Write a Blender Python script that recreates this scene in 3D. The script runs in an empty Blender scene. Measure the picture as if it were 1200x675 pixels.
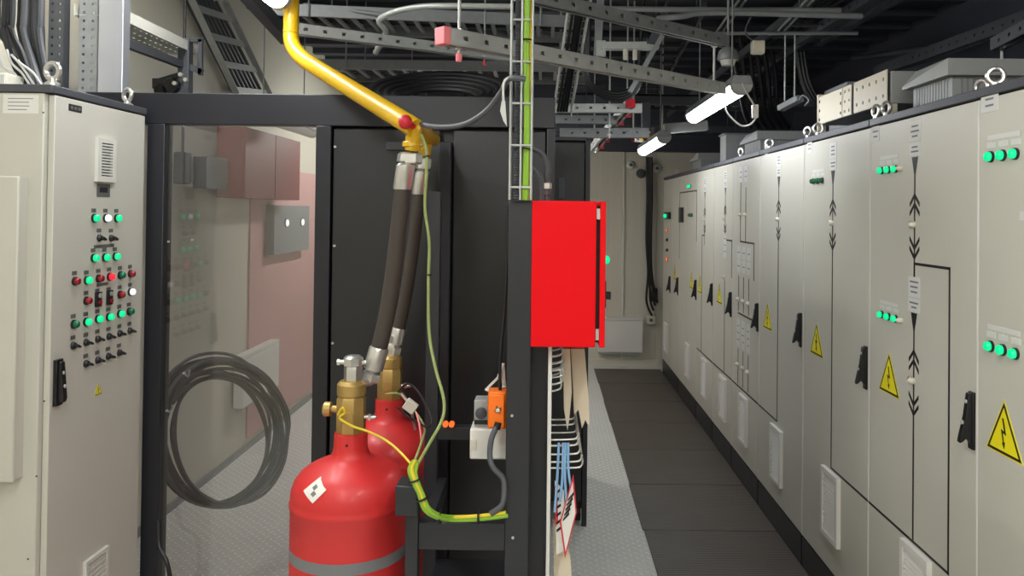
import bpy, bmesh, math, random
from mathutils import Vector, Matrix
random.seed(7)
D = bpy.data
COL = bpy.context.scene.collection
SC = bpy.context.scene

# ------------------------------------------------------------------ camera
F = 930.0; ROLL = .0115; PITCH = .0124; EYE = 1.74
_f = Vector((0, math.cos(PITCH), math.sin(PITCH)))
_u0 = Vector((0, -math.sin(PITCH), math.cos(PITCH))); _r0 = Vector((1, 0, 0))
_r = _r0*math.cos(ROLL) + _u0*math.sin(ROLL)
_u = _u0*math.cos(ROLL) - _r0*math.sin(ROLL)
CX = 640 - F*_r.y/_f.y; CY = 247 + F*_u.y/_f.y
cam = D.cameras.new('camera'); camo = D.objects.new('camera', cam); COL.objects.link(camo)
cam.sensor_fit = 'HORIZONTAL'; cam.sensor_width = 36; cam.lens = F*36/1200
cam.shift_x = (600-CX)/1200; cam.shift_y = -(337.5-CY)/1200
cam.clip_start = .05; cam.clip_end = 100
camo.matrix_world = Matrix((( _r.x, _u.x, -_f.x, 0), (_r.y, _u.y, -_f.y, 0), (_r.z, _u.z, -_f.z, EYE), (0, 0, 0, 1)))
SC.camera = camo
SC.view_settings.view_transform = 'Standard'; SC.view_settings.look = 'None'
SC.view_settings.gamma = 1; SC.view_settings.use_curve_mapping = False
SC.view_settings.exposure = 0.0
W = D.worlds.new('world'); SC.world = W; W.use_nodes = True
W.node_tree.nodes['Background'].inputs[0].default_value = (.5, .55, .6, 1)
W.node_tree.nodes['Background'].inputs[1].default_value = .05
TUBE = 26.0          # radiance of the small hanging tubes
TUBE_ADDED = 76.0     # radiance of the added, unseen ceiling tubes

def ray(px, py): return _f + _r*((px-CX)/F) - _u*((py-CY)/F)
def P(px, py, Y):                     # point of a pixel at depth Y
    d = ray(px, py); d = d/d.y*Y; return Vector((d.x, d.y, d.z+EYE))
def QX(px, py, X):                    # on a plane x = X
    d = ray(px, py); d = d/d.x*X; return Vector((d.x, d.y, d.z+EYE))

# ------------------------------------------------------------------ materials
def srgb(c):
    return tuple(((v/255)/12.92 if v/255 <= .04045 else ((v/255+.055)/1.055)**2.4) for v in c) + (1,)
def mat(name, c, rough=.5, metal=0., var=.06, nscale=6., bump=0., bscale=200., emit=None, estr=1., coat=0.):
    m = D.materials.new(name); m.use_nodes = True; nt = m.node_tree; N = nt.nodes; L = nt.links
    b = N['Principled BSDF']
    tc = N.new('ShaderNodeTexCoord'); no = N.new('ShaderNodeTexNoise')
    no.inputs['Scale'].default_value = nscale; no.inputs['Detail'].default_value = 4
    L.new(tc.outputs['Object'], no.inputs['Vector'])
    mr = N.new('ShaderNodeMapRange'); mr.inputs[3].default_value = 1-var; mr.inputs[4].default_value = 1+var
    mx = N.new('ShaderNodeMix'); mx.data_type = 'RGBA'; mx.blend_type = 'MULTIPLY'; mx.inputs[0].default_value = 1
    col = srgb(c)
    mx.inputs[6].default_value = col
    L.new(no.outputs[0], mr.inputs[0]); L.new(mr.outputs[0], mx.inputs[7]); L.new(mx.outputs[2], b.inputs['Base Color'])
    b.inputs['Roughness'].default_value = rough; b.inputs['Metallic'].default_value = metal
    b.inputs['Coat Weight'].default_value = coat; b.inputs['Coat Roughness'].default_value = .15
    if bump:
        n2 = N.new('ShaderNodeTexNoise'); n2.inputs['Scale'].default_value = bscale
        L.new(tc.outputs['Object'], n2.inputs['Vector'])
        bp = N.new('ShaderNodeBump'); bp.inputs['Strength'].default_value = bump; bp.inputs['Distance'].default_value = .001
        L.new(n2.outputs[0], bp.inputs['Height']); L.new(bp.outputs[0], b.inputs['Normal'])
    if emit:
        b.inputs['Emission Color'].default_value = srgb(emit); b.inputs['Emission Strength'].default_value = estr
    return m
M = {}
M['cab'] = mat('grey_cabinet_paint', (198, 196, 184), .42, var=.02, bump=.15, bscale=500)
M['cabl'] = mat('light_grey_edge', (212, 211, 202), .4, var=.02)
M['wall'] = mat('beige_wall_sheet', (205, 200, 184), .55, var=.04, nscale=2)
M['ceil'] = mat('dark_ceiling_sheet', (58, 61, 70), .6, var=.15, nscale=3)
M['dwall'] = mat('dark_wall_sheet', (62, 65, 74), .7, var=.12, nscale=3)
M['black'] = mat('black_powder_coat', (37, 38, 42), .38, var=.1, bump=.2, bscale=400)
M['blackp'] = mat('black_panel_paint', (35, 36, 39), .33, var=.12, nscale=3, bump=.1, bscale=300)
M['frame'] = mat('black_frame_paint', (27, 28, 35), .4, var=.08)
M['rub'] = mat('black_rubber', (24, 24, 26), .55, var=.1)
M['plast'] = mat('black_plastic', (22, 22, 24), .4, var=.05)
M['dgrey'] = mat('dark_grey_steel', (80, 82, 88), .5, .3, var=.12)
M['galv'] = mat('galvanised_steel', (184, 187, 183), .42, .25, var=.14, nscale=30)
M['galvd'] = mat('dull_galvanised_steel', (142, 145, 146), .5, .25, var=.15, nscale=30)
M['alu'] = mat('brushed_aluminium', (190, 193, 200), .35, .7, var=.1, nscale=4)
M['silver'] = mat('zinc_plated_fitting', (208, 206, 200), .28, .8, var=.08, nscale=20)
M['brass'] = mat('brass_fitting', (184, 154, 92), .4, .6, var=.15, nscale=25)
M['redcyl'] = mat('red_cylinder_enamel', (206, 44, 44), .48, var=.05, coat=.1)
M['redbox'] = mat('signal_red_paint', (226, 0, 14), .6, var=.015)
M['redbox'].node_tree.nodes['Principled BSDF'].inputs['Specular IOR Level'].default_value = .2
M['yel'] = mat('yellow_pipe_paint', (208, 164, 8), .38, var=.05, coat=.2)
M['hose'] = mat('braided_black_hose', (62, 55, 48), .7, var=.1, bump=.5, bscale=600)
M['gcab'] = mat('green_cable_sheath', (136, 178, 52), .45, var=.12, nscale=40)
M['ycab'] = mat('yellow_cable_sheath', (222, 194, 44), .45, var=.08)
M['gycab'] = mat('faded_green_cable', (140, 155, 90), .5, var=.2, nscale=50)
M['bcab'] = mat('black_cable_sheath', (22, 22, 25), .45, var=.1)
M['grcab'] = mat('grey_cable_sheath', (78, 80, 84), .5, var=.1)
M['wcab'] = mat('white_cable_sheath', (196, 196, 192), .45, var=.05)
M['white'] = mat('white_plastic', (222, 220, 214), .45, var=.03)
M['offw'] = mat('off_white_metal', (206, 202, 186), .45, var=.03)
M['cream'] = mat('cream_busbar_box', (214, 206, 184), .5, var=.04)
M['hood'] = mat('grey_roof_hood', (160, 162, 160), .45, var=.04)
M['pink'] = mat('pink_rubber_cap', (236, 128, 134), .55, var=.04)
M['pinkw'] = mat('pink_sheet', (200, 158, 154), .5, var=.04)
M['dred'] = mat('dark_red_surface', (128, 8, 28), .5, var=.1)
M['redc'] = mat('red_plastic_cap', (190, 30, 44), .5, var=.04)
M['orange'] = mat('orange_plastic', (250, 118, 18), .45, var=.04)
M['paper'] = mat('white_paper', (226, 224, 216), .8, var=.03)
M['papery'] = mat('cream_paper', (214, 200, 176), .8, var=.06)
M['ink'] = mat('grey_print', (120, 122, 124), .8)
M['inkd'] = mat('dark_print', (28, 28, 30), .7)
M['label'] = mat('white_label', (214, 214, 210), .6, var=.02)
M['plate'] = mat('engraved_grey_plate', (96, 96, 94), .5, var=.1, nscale=80)
M['tape'] = mat('black_tape', (20, 20, 22), .5)
M['yelsign'] = mat('yellow_sign_vinyl', (238, 224, 22), .5, var=.02)
M['blue'] = mat('pale_blue_ribbon', (136, 176, 214), .6)
M['redp'] = mat('red_print', (206, 44, 62), .6)
M['hole'] = mat('dark_recess', (26, 26, 28), .8)
M['gL'] = mat('lit_green_lens', (0, 150, 90), .25, emit=(0, 226, 150), estr=.95)
M['gD'] = mat('unlit_green_lens', (10, 104, 70), .25)
M['rL'] = mat('lit_red_lens', (200, 20, 30), .25, emit=(255, 40, 60), estr=.9)
M['rD'] = mat('unlit_red_lens', (140, 24, 34), .25)
M['wL'] = mat('lit_white_lens', (230, 230, 230), .25, emit=(255, 255, 255), estr=.8)
M['oL'] = mat('lit_orange_lens', (240, 100, 40), .25, emit=(255, 110, 50), estr=.8)
M['clearw'] = mat('clear_lens', (222, 214, 200), .2)
M['tube'] = mat('lit_tube_diffuser', (250, 250, 250), .4, emit=(246, 250, 255), estr=TUBE)
M['tube_added'] = mat('added_tube_diffuser', (250, 250, 250), .4, emit=(250, 250, 246), estr=TUBE_ADDED)

def mathn(nt, op, a, b=None, c=None):
    n = nt.nodes.new('ShaderNodeMath'); n.operation = op
    for i, v in enumerate((a, b, c)):
        if v is None: continue
        if isinstance(v, (int, float)): n.inputs[i].default_value = v
        else: nt.links.new(v, n.inputs[i])
    return n.outputs[0]
def tread_plate():
    m = mat('tread_plate_steel', (208, 207, 200), .42, .0, var=.12, nscale=3)
    nt = m.node_tree; N = nt.nodes; L = nt.links
    g = N.new('ShaderNodeNewGeometry'); mp = N.new('ShaderNodeMapping'); mp.vector_type = 'POINT'
    mp.inputs['Rotation'].default_value = (0, 0, math.radians(45)); k = 1/.042
    mp.inputs['Scale'].default_value = (k, k, 1); L.new(g.outputs['Position'], mp.inputs[0])
    s = N.new('ShaderNodeSeparateXYZ'); L.new(mp.outputs[0], s.inputs[0])
    fx = mathn(nt, 'FLOOR', s.outputs[0]); fy = mathn(nt, 'FLOOR', s.outputs[1])
    par = mathn(nt, 'MODULO', mathn(nt, 'ABSOLUTE', mathn(nt, 'ADD', fx, fy)), 2.0)
    lx = mathn(nt, 'SUBTRACT', mathn(nt, 'SUBTRACT', s.outputs[0], fx), .5)
    ly = mathn(nt, 'SUBTRACT', mathn(nt, 'SUBTRACT', s.outputs[1], fy), .5)
    inv = mathn(nt, 'SUBTRACT', 1.0, par)
    a = mathn(nt, 'ADD', mathn(nt, 'MULTIPLY', lx, par), mathn(nt, 'MULTIPLY', ly, inv))
    b = mathn(nt, 'ADD', mathn(nt, 'MULTIPLY', ly, par), mathn(nt, 'MULTIPLY', lx, inv))
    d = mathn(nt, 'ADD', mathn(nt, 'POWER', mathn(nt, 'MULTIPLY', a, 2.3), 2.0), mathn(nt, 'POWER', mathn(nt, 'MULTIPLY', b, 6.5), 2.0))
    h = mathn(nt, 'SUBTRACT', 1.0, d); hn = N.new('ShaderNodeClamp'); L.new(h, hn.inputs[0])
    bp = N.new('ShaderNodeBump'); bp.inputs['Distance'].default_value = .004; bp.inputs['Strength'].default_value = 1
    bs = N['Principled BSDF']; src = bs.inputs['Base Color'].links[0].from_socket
    pm = N.new('ShaderNodeMix'); pm.data_type = 'RGBA'; L.new(mathn(nt, 'MULTIPLY', hn.outputs[0], 1.0), pm.inputs[0]); L.new(src, pm.inputs[6]); pm.inputs[7].default_value = srgb((250, 250, 248)); L.new(pm.outputs[2], bs.inputs['Base Color'])  # raised lozenges whitened: polished wear plus painted highlights
    L.new(hn.outputs[0], bp.inputs['Height']); L.new(bp.outputs[0], N['Principled BSDF'].inputs['Normal'])
    return m
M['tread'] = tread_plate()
def ribbed(name, c, freq, axis, rough=.5, dist=.002):
    m = mat(name, c, rough, var=.25, nscale=4); nt = m.node_tree; N = nt.nodes; L = nt.links
    g = N.new('ShaderNodeNewGeometry'); s = N.new('ShaderNodeSeparateXYZ'); L.new(g.outputs['Position'], s.inputs[0])
    h = mathn(nt, 'SINE', mathn(nt, 'MULTIPLY', s.outputs[axis], freq))
    bp = N.new('ShaderNodeBump'); bp.inputs['Distance'].default_value = dist; bp.inputs['Strength'].default_value = .6
    L.new(h, bp.inputs['Height']); L.new(bp.outputs[0], N['Principled BSDF'].inputs['Normal'])
    return m
M['mat'] = ribbed('ribbed_rubber_mat', (84, 77, 70), 2*math.pi/.02, 1, .42)
M['corr'] = ribbed('corrugated_conduit', (44, 45, 50), 2*math.pi/.007, 2, .45)
def clear_sheet():
    m = D.materials.new('clear_acrylic_sheet'); m.use_nodes = True; nt = m.node_tree; N = nt.nodes; L = nt.links
    N.remove(N['Principled BSDF']); o = N['Material Output']
    t = N.new('ShaderNodeBsdfTransparent'); t.inputs[0].default_value = (.93, .92, .92, 1)
    g = N.new('ShaderNodeBsdfGlossy'); g.inputs[0].default_value = (.9, .9, .9, 1); g.inputs['Roughness'].default_value = .03
    lw = N.new('ShaderNodeLayerWeight'); lw.inputs[0].default_value = .2
    f = mathn(nt, 'ADD', mathn(nt, 'MULTIPLY', lw.outputs['Fresnel'], .8), .06)
    mx = N.new('ShaderNodeMixShader'); L.new(f, mx.inputs[0]); L.new(t.outputs[0], mx.inputs[1]); L.new(g.outputs[0], mx.inputs[2])
    L.new(mx.outputs[0], o.inputs[0]); return m
M['glass'] = clear_sheet()

# ------------------------------------------------------------------ mesh builder
def spl(pts, n=8, closed=False):
    pts = [Vector(p) for p in pts]; out = []; m = len(pts)
    segs = m if closed else m-1
    for i in range(segs):
        if closed: p0, p1, p2, p3 = (pts[(i+j-1) % m] for j in range(4))
        else: p0 = pts[max(i-1, 0)]; p1 = pts[i]; p2 = pts[i+1]; p3 = pts[min(i+2, m-1)]
        for k in range(n):
            t = k/n
            out.append(.5*((2*p1)+(p2-p0)*t+(2*p0-5*p1+4*p2-p3)*t*t+(3*p1-p0-3*p2+p3)*t**3))
    if not closed: out.append(pts[-1])
    return out
class MB:
    def __init__(s): s.v = []; s.f = []; s.mi = []; s.m = 0
    def _add(s, vs, fs):
        o = len(s.v); s.v += [tuple(v) for v in vs]
        for f in fs: s.f.append(tuple(i+o for i in f)); s.mi.append(s.m)
        return s
    def box(s, x0, x1, y0, y1, z0, z1):
        x0, x1 = sorted((x0, x1)); y0, y1 = sorted((y0, y1)); z0, z1 = sorted((z0, z1))
        return s._add([(x0,y0,z0),(x1,y0,z0),(x1,y1,z0),(x0,y1,z0),(x0,y0,z1),(x1,y0,z1),(x1,y1,z1),(x0,y1,z1)],
            [(0,3,2,1),(4,5,6,7),(0,1,5,4),(1,2,6,5),(2,3,7,6),(3,0,4,7)])
    def obox(s, c, u, v, w):            # centre and three half-axes
        c = Vector(c); u = Vector(u); v = Vector(v); w = Vector(w)
        if u.cross(v).dot(w) < 0: u = -u
        P8 = [c+u*a+v*b+w*d for d in (-1, 1) for a, b in ((-1,-1),(1,-1),(1,1),(-1,1))]
        return s._add(P8, [(0,3,2,1),(4,5,6,7),(0,1,5,4),(1,2,6,5),(2,3,7,6),(3,0,4,7)])
    def beam(s, p0, p1, w, h, up=(0, 0, 1)):
        p0 = Vector(p0); p1 = Vector(p1); d = (p1-p0); L = d.length; d.normalize(); up = Vector(up)
        if abs(d.dot(up)) > .98: up = Vector((0, 1, 0))
        a = d.cross(up).normalized(); b = a.cross(d).normalized()
        return s.obox((p0+p1)/2, d*L/2, a*w/2, b*h/2)
    def tube(s, pts, r, n=8, closed=False):
        pts = [Vector(p) for p in pts]; m = len(pts); T = []
        for i in range(m):
            if closed: t = pts[(i+1) % m]-pts[i-1]
            else: t = pts[min(i+1, m-1)]-pts[max(i-1, 0)]
            T.append(t.normalized())
        a = T[0].orthogonal().normalized(); vs = []
        R = r if isinstance(r, (list, tuple)) else [r]*m
        for i in range(m):
            a = (a - T[i]*a.dot(T[i])).normalized(); b = T[i].cross(a)
            for k in range(n):
                q = 2*math.pi*k/n; vs.append(pts[i]+(a*math.cos(q)+b*math.sin(q))*R[i])
        fs = []
        for i in range(m if closed else m-1):
            j = (i+1) % m
            for k in range(n): fs.append((i*n+k, i*n+(k+1) % n, j*n+(k+1) % n, j*n+k))
        if not closed: fs.append(tuple(reversed(range(n)))); fs.append(tuple((m-1)*n+k for k in range(n)))
        return s._add(vs, fs)
    def cyl(s, p0, p1, r, n=16, r2=None): return s.tube([p0, p1], [r, r if r2 is None else r2], n)
    def lathe(s, prof, o, ax=(0, 0, 1), n=32, ph=0):
        o = Vector(o); ax = Vector(ax).normalized(); a = ax.orthogonal().normalized()
        if abs(ax.z) > .99: a = Vector((1, 0, 0))
        b = ax.cross(a); vs = []; fs = []; m = len(prof)
        for r, z in prof:
            for k in range(n):
                q = 2*math.pi*k/n+ph; vs.append(o+ax*z+(a*math.cos(q)+b*math.sin(q))*max(r, .0003))
        for i in range(m-1):
            for k in range(n): fs.append((i*n+k, i*n+(k+1) % n, (i+1)*n+(k+1) % n, (i+1)*n+k))
        fs.append(tuple(reversed(range(n)))); fs.append(tuple((m-1)*n+k for k in range(n)))
        return s._add(vs, fs)
    def prism(s, poly, ext):            # polygon of 3-D points pushed along ext
        ext = Vector(ext); p = [Vector(q) for q in poly]; n = len(p)
        nrm = Vector((0, 0, 0))
        for i in range(n): nrm += p[i].cross(p[(i+1) % n])
        if nrm.dot(ext) > 0: p.reverse()
        vs = p+[q+ext for q in p]
        fs = [tuple(range(n)), tuple(reversed(range(n, 2*n)))]
        for i in range(n): fs.append((i, i+n, (i+1) % n+n, (i+1) % n))
        return s._add(vs, fs)
    def ring(s, c, ax, R, r, n=20, k=8):
        ax = Vector(ax).normalized(); a = ax.orthogonal().normalized(); b = ax.cross(a); c = Vector(c)
        return s.tube([c+(a*math.cos(2*math.pi*i/n)+b*math.sin(2*math.pi*i/n))*R for i in range(n)], r, k, True)
    def perf(s, o, u, v, L, Wd, t, pitch, hl, hw, rows=1):   # plate with real slots
        o = Vector(o); u = Vector(u).normalized(); v = Vector(v).normalized(); w = u.cross(v)*t/2
        def pc(a0, a1, b0, b1):
            if a1-a0 > 1e-5 and b1-b0 > 1e-5:
                s.obox(o+u*(a0+a1)/2+v*(b0+b1)/2, u*(a1-a0)/2, v*(b1-b0)/2, w)
        rh = Wd/rows; n = max(1, int(L/pitch)); off = (L-n*pitch)/2
        for r in range(rows):
            b0 = r*rh; m0 = b0+(rh-hw)/2; m1 = m0+hw
            pc(0, L, b0, m0); pc(0, L, m1, b0+rh)
            x = 0
            for i in range(n):
                h0 = off+i*pitch+(pitch-hl)/2; pc(x, h0, m0, m1); x = h0+hl
            pc(x, L, m0, m1)
        return s
    def build(s, name, mats, parent=None, bevel=0, label=None, smooth=True, loc=None):
        me = D.meshes.new(name)
        me.from_pydata(s.v, [], s.f)
        if not isinstance(mats, (list, tuple)): mats = [mats]
        for m in mats: me.materials.append(M[m] if isinstance(m, str) else m)
        me.polygons.foreach_set('material_index', s.mi)
        me.update()
        if smooth:
            me.shade_smooth(); me.set_sharp_from_angle(angle=math.radians(38))
        o = D.objects.new(name, me); COL.objects.link(o)
        if parent:
            o.parent = parent; o.matrix_parent_inverse = Matrix.Translation(-root_loc(parent))
        else:
            xs = [v[0] for v in s.v]; ys = [v[1] for v in s.v]; zs = [v[2] for v in s.v]
            c = Vector(((min(xs)+max(xs))/2, (min(ys)+max(ys))/2, min(zs)))
            me.transform(Matrix.Translation(-c)); o.location = c
        if bevel:
            b = o.modifiers.new('bevel', 'BEVEL'); b.width = bevel; b.segments = 2; b.limit_method = 'ANGLE'
            b.harden_normals = False
        if label: o['label'] = label
        return o
def root_loc(p):
    l = Vector(p.location)
    while p.parent:
        l = l + (p.matrix_parent_inverse.to_translation()); p = p.parent; l += Vector(p.location)
    return l
def thing(name, loc, label, cat, group=None):
    o = D.objects.new(name, None); COL.objects.link(o); o.location = loc; o.empty_display_size = .1
    return tag(o, label, cat, group)
def tag(o, label, cat, group=None):
    o['label'] = label; o['category'] = cat
    if group: o['group'] = group
    return o
def struct(o): o['kind'] = 'structure'; return o

# ------------------------------------------------------------------ the room
XL, XR, YB, YF, ZC = -2.14, 2.75, -2.2, 9.0, 3.2
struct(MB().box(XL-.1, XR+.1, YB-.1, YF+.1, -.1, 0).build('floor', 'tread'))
b = MB().box(XL-.1, XR+.1, YB-.1, YF+.1, ZC, ZC+.1)
for i in range(28):
    y = YB+.2+i*.4; b.box(XL, XR, y, y+.09, ZC-.05, ZC+.01)
struct(b.build('ceiling', 'ceil'))
struct(MB().box(XL-.1, XL, YB, YF, 0, ZC).build('wall_left', 'wall'))
struct(MB().box(XR, XR+.1, YB, YF, 0, ZC).build('wall_right', 'dwall'))
struct(MB().box(XL, XR, YB-.1, YB, 0, ZC).build('wall_front', 'wall'))
b = MB(); b.m = 0
edges = [XL, -1.2, -.3, .35, .86, 1.25, XR]
for i in range(6): b.box(edges[i]+.002, edges[i+1]-.002, YF, YF+.08, 0, ZC)
b.m = 1
b.box(XL, XR, YF+.02, YF+.1, 0, ZC)
for i in range(6):                     # shallow ribs of the sandwich panels
    for k in range(1, 4):
        x = edges[i]+(edges[i+1]-edges[i])*k/4; b.box(x, x+.004, YF-.001, YF+.01, 0, ZC)
struct(b.build('wall_back', ['wall', 'cabl']))
struct(MB().box(XL, XR, YF-.12, YF, 2.42, ZC).build('trim_1', 'dwall'))
struct(MB().box(.35, 1.28, YF-.02, YF, 0, .07).build('baseboard_back', 'offw'))
struct(MB().box(XL, XL+.02, 3.1, YF, 0, .04).build('baseboard_left', 'galvd'))
b = MB().box(.86, .885, YF-.02, YF, .07, 2.42)
struct(b.build('trim_2', 'cabl'))

# rubber mats along the aisle
ys = [2.12, 2.86, 3.60, 4.35, 5.08, 5.81, 6.56, 7.3, 8.05, 8.78]
nm = ['partly out of the frame at the bottom', 'second from the bottom of the frame', 'third from the bottom of the frame',
      'fourth counting away from the camera', 'fifth counting away from the camera', 'sixth counting away from the camera',
      'third from the far wall', 'second from the far wall', 'nearest the far wall']
for i in range(9):
    w = .552+random.uniform(-.006, .006)
    o = MB().box(w, 1.279, ys[i]+.005, ys[i+1]-.006, 0, .007).build('rubber_mat', 'mat', bevel=.002)
    tag(o, 'dark ribbed rubber floor mat in the aisle, '+nm[i], 'floor mat', 'rubber mats along the cabinet row')

# ------------------------------------------------------------------ right-hand row of cabinets
XC = 1.28
def q(px, py, off=0): return QX(px, py, XC-off)
def door_lamp(parent, c, mt, r=.0125, X=-1, nm_='pilot_lamp'):
    # X: direction the lamp faces (-1 towards -x, +1 towards +x)
    c = Vector(c); b = MB()
    b.m = 0; b.lathe([(r*1.15, 0), (r*1.15, .006), (r*.95, .007)], c, (X, 0, 0), 14)
    b.m = 1; b.lathe([(r*.95, .007), (r*.95, .014), (r*.75, .019), (r*.3, .0215), (0, .022)], c, (X, 0, 0), 14)
    return b.build(nm_, ['plast' if mt != 'clearw' else 'offw', mt], parent)
def plate(parent, y0, y1, z0, z1, X, d, lines=2, nm_='name_plate', mt='label', t=.0015, vert=False):
    b = MB(); b.box(X, X+d*t, y0, y1, z0, z1); b.m = 1
    h = (z1-z0); w = (y1-y0)
    for i in range(lines):
        zc = z1-h*(i+1)/(lines+1); k = random.uniform(.22, .38)
        b.box(X, X+d*(t+.0004), (y0+y1)/2-w*k, (y0+y1)/2+w*k, zc-min(.003, h*.07), zc+min(.003, h*.07))
    return b.build(nm_, [mt, 'ink'], parent)
def warn(parent, yc, z0, s, X, d):
    h = s*.87; b = MB()
    def tri(k, m, t):
        c = z0+h/3
        b.m = m; b.prism([(X, yc-s/2*k, c-h/3*k), (X, yc+s/2*k, c-h/3*k), (X, yc, c+h*2/3*k)], (d*t, 0, 0))
    tri(1.08, 1, .001); tri(1.0, 0, .0015); tri(.84, 1, .002)
    b.m = 0; k = s
    pl = [(.00, .60), (-.075, .33), (.022, .355), (-.012, .20), (-.042, .215), (-.022, .09), (.048, .185), (.018, .195), (.075, .41), (-.015, .385), (.045, .60)]
    b.prism([(X, yc+a*k*1.0*(-d), z0+bb*k) for a, bb in pl], (d*.0027, 0, 0))
    return b.build('warning_sign', ['tape', 'yelsign'], parent, smooth=False)
def handle_r(parent, y, z):             # swing handle on the near edge of a door
    b = MB()
    b.box(XC, XC-.009, y-.001, y+.027, z-.085, z+.085)
    b.prism([(XC-.008, y+.004, z+.083), (XC-.018, y+.004, z+.080), (XC-.026, y+.004, z+.015), (XC-.042, y+.004, z-.055), (XC-.043, y+.004, z-.066),
             (XC-.035, y+.004, z-.062), (XC-.022, y+.004, z-.050), (XC-.008, y+.004, z-.070)], (0, .02, 0))
    b.m = 1; b.cyl((XC-.018, y+.014, z+.056), (XC-.024, y+.014, z+.056), .006, 10); b.cyl((XC-.030, y+.014, z-.005), (XC-.036, y+.014, z-.006), .007, 10)
    return b.build('door_handle', ['plast', 'galv'], parent, bevel=.0015)
def grille_r(parent, yc, zc, w, h):
    b = MB(); y0 = yc-w/2; y1 = yc+w/2; z0 = zc-h/2; z1 = zc+h/2; x = XC
    b.box(x, x-.018, y0, y0+.022, z0, z1); b.box(x, x-.018, y1-.022, y1, z0, z1)
    b.box(x, x-.018, y0+.022, y1-.022, z0, z0+.02); b.box(x, x-.018, y0+.022, y1-.022, z1-.02, z1)
    n = 14
    for i in range(n):
        z = z0+.02+(z1-z0-.04)*(i+.5)/n
        b.prism([(x-.001, y0+.02, z+.008), (x-.015, y0+.02, z-.006), (x-.0135, y0+.02, z-.008), (x-.001, y0+.02, z+.004)], (0, w-.04, 0))
    b.m = 1; b.box(x-.0002, x-.001, y0+.022, y1-.022, z0+.02, z1-.02)
    return b.build('vent_grille', ['white', 'hole'], parent)
def strips(parent, segs, w=.008):       # mimic lines: (y,z)->(y,z) segments in black tape
    b = MB()
    for (y0, z0), (y1, z1) in segs:
        if abs(y0-y1) < abs(z0-z1): b.box(XC, XC-.0012, y0-w/2, y0+w/2, min(z0, z1)-w/2, max(z0, z1)+w/2)
        else: b.box(XC, XC-.0012, min(y0, y1)-w/2, max(y0, y1)+w/2, z0-w/2, z0+w/2)
    return b.build('mimic_line', 'tape', parent)
def feeder(parent, y, z_top, s=1.0, lab=True):   # label, arrow, chevrons, switch and chevrons of one feeder
    if lab:
        plate(parent, y-.043*s, y+.043*s, z_top+.055*s, z_top+.125*s, XC, -1, 3); plate(parent, y-.043*s, y+.043*s, z_top+.004, z_top+.05*s, XC, -1, 2)
    b = MB()
    b.prism([(XC, y-.022*s, z_top), (XC, y+.022*s, z_top), (XC, y, z_top-.075*s)], (-.0014, 0, 0))
    def chev(z, up):
        d = 1 if up else -1; w = .036*s; t = .014*s; h = .034*s*d
        b.prism([(XC, y-w, z-h), (XC, y, z), (XC, y, z-t*d)][:3]+[(XC, y-w, z-h-t*d)], (-.0015, 0, 0))
        b.prism([(XC, y+w, z-h), (XC, y, z), (XC, y, z-t*d), (XC, y+w, z-h-t*d)], (-.0015, 0, 0))
    for z in (.125, .157): chev(z_top-z*s, True)
    for z in (.325, .358): chev(z_top-z*s, False)
    b.box(XC, XC-.0012, y-.004, y+.004, z_top-.45*s, z_top)
    b.build('mimic_symbol', 'tape', parent)
    door_lamp(parent, (XC, y, z_top-.235*s), 'clearw', .010, -1, 'position_switch')
    b = MB(); b.ring((XC-.008, y+.02, z_top-.235*s), (1, 0, 0), .012, .0025, 10, 6)
    b.build('padlock_ring', 'silver', parent)
def triple(parent, y, z, mt, s=1.0, dy=.06):
    dy = .06/s
    for k in (-1, 0, 1): door_lamp(parent, (XC, y+k*dy*s, z), mt, .0125*s, -1)
    b = MB()
    for k in (-1, 0, 1): b.box(XC, XC-.0015, y+k*dy*s-.022, y+k*dy*s+.022, z+.022*s, z+.036*s)
    b.box(XC, XC-.0015, y-dy*s*1.3, y+dy*s*1.3, z+.042*s, z+.054*s)
    for k in (-1, 0, 1): b.box(XC, XC-.0012, y+k*dy*s-.0015, y+k*dy*s+.0015, z+.034*s, z+.04*s)
    b.build('name_plate', 'label', parent)
def cabinet_r(y0, y1, label, splits=()):
    root = thing('electrical_cabinet', ((XC+.3), (y0+y1)/2, 0), label, 'electrical cabinet', 'row of grey cabinets on the right')
    MB().box(XC+.022, XC+.62, y0, y1, .15, 2.085).build('body', 'cabl', root)
    MB().box(XC-.006, XC+.62, y0+.001, y1-.001, 2.088, 2.116).build('roof_rail', 'dgrey', root, bevel=.003)
    b = MB().box(XC+.0, XC+.6, y0+.004, y1-.004, .0, .149); b.build('plinth', 'black', root)
    MB().box(XC-.0015, XC+.022, y1-.0045, y1+.0005, .157, 2.082).build('lit_edge_strip', 'white', root)  # white strip paints in the lit door edge at the seam
    ds = []
    eds = [y0]+list(splits)+[y1]
    for a, c in zip(eds[:-1], eds[1:]):
        ds.append(MB().box(XC, XC+.02, a+.0045, c-.0045, .157, 2.082).build('door', 'cab', root, bevel=.002))
    return root, ds
cabs = {}
# nearest, mostly out of frame
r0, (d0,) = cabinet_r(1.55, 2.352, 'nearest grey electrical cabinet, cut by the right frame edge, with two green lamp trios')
warn(d0, q(1177, 500).y, 1.078, .165, XC, -1)
for (ax, ay) in ((1176, 182), (1176, 410)):
    p = q(ax, ay); triple(d0, p.y, p.z, 'gL', 1.15, .034)
p = q(1160, 117); plate(d0, p.y-.045, p.y+.045, p.z-.035, p.z+.04, XC, -1, 3)
p = q(1198, 253); plate(d0, p.y-.03, p.y+.01, p.z-.012, p.z+.012, XC, -1, 0)
grille_r(d0, 1.95, .45, .2, .3)
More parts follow.
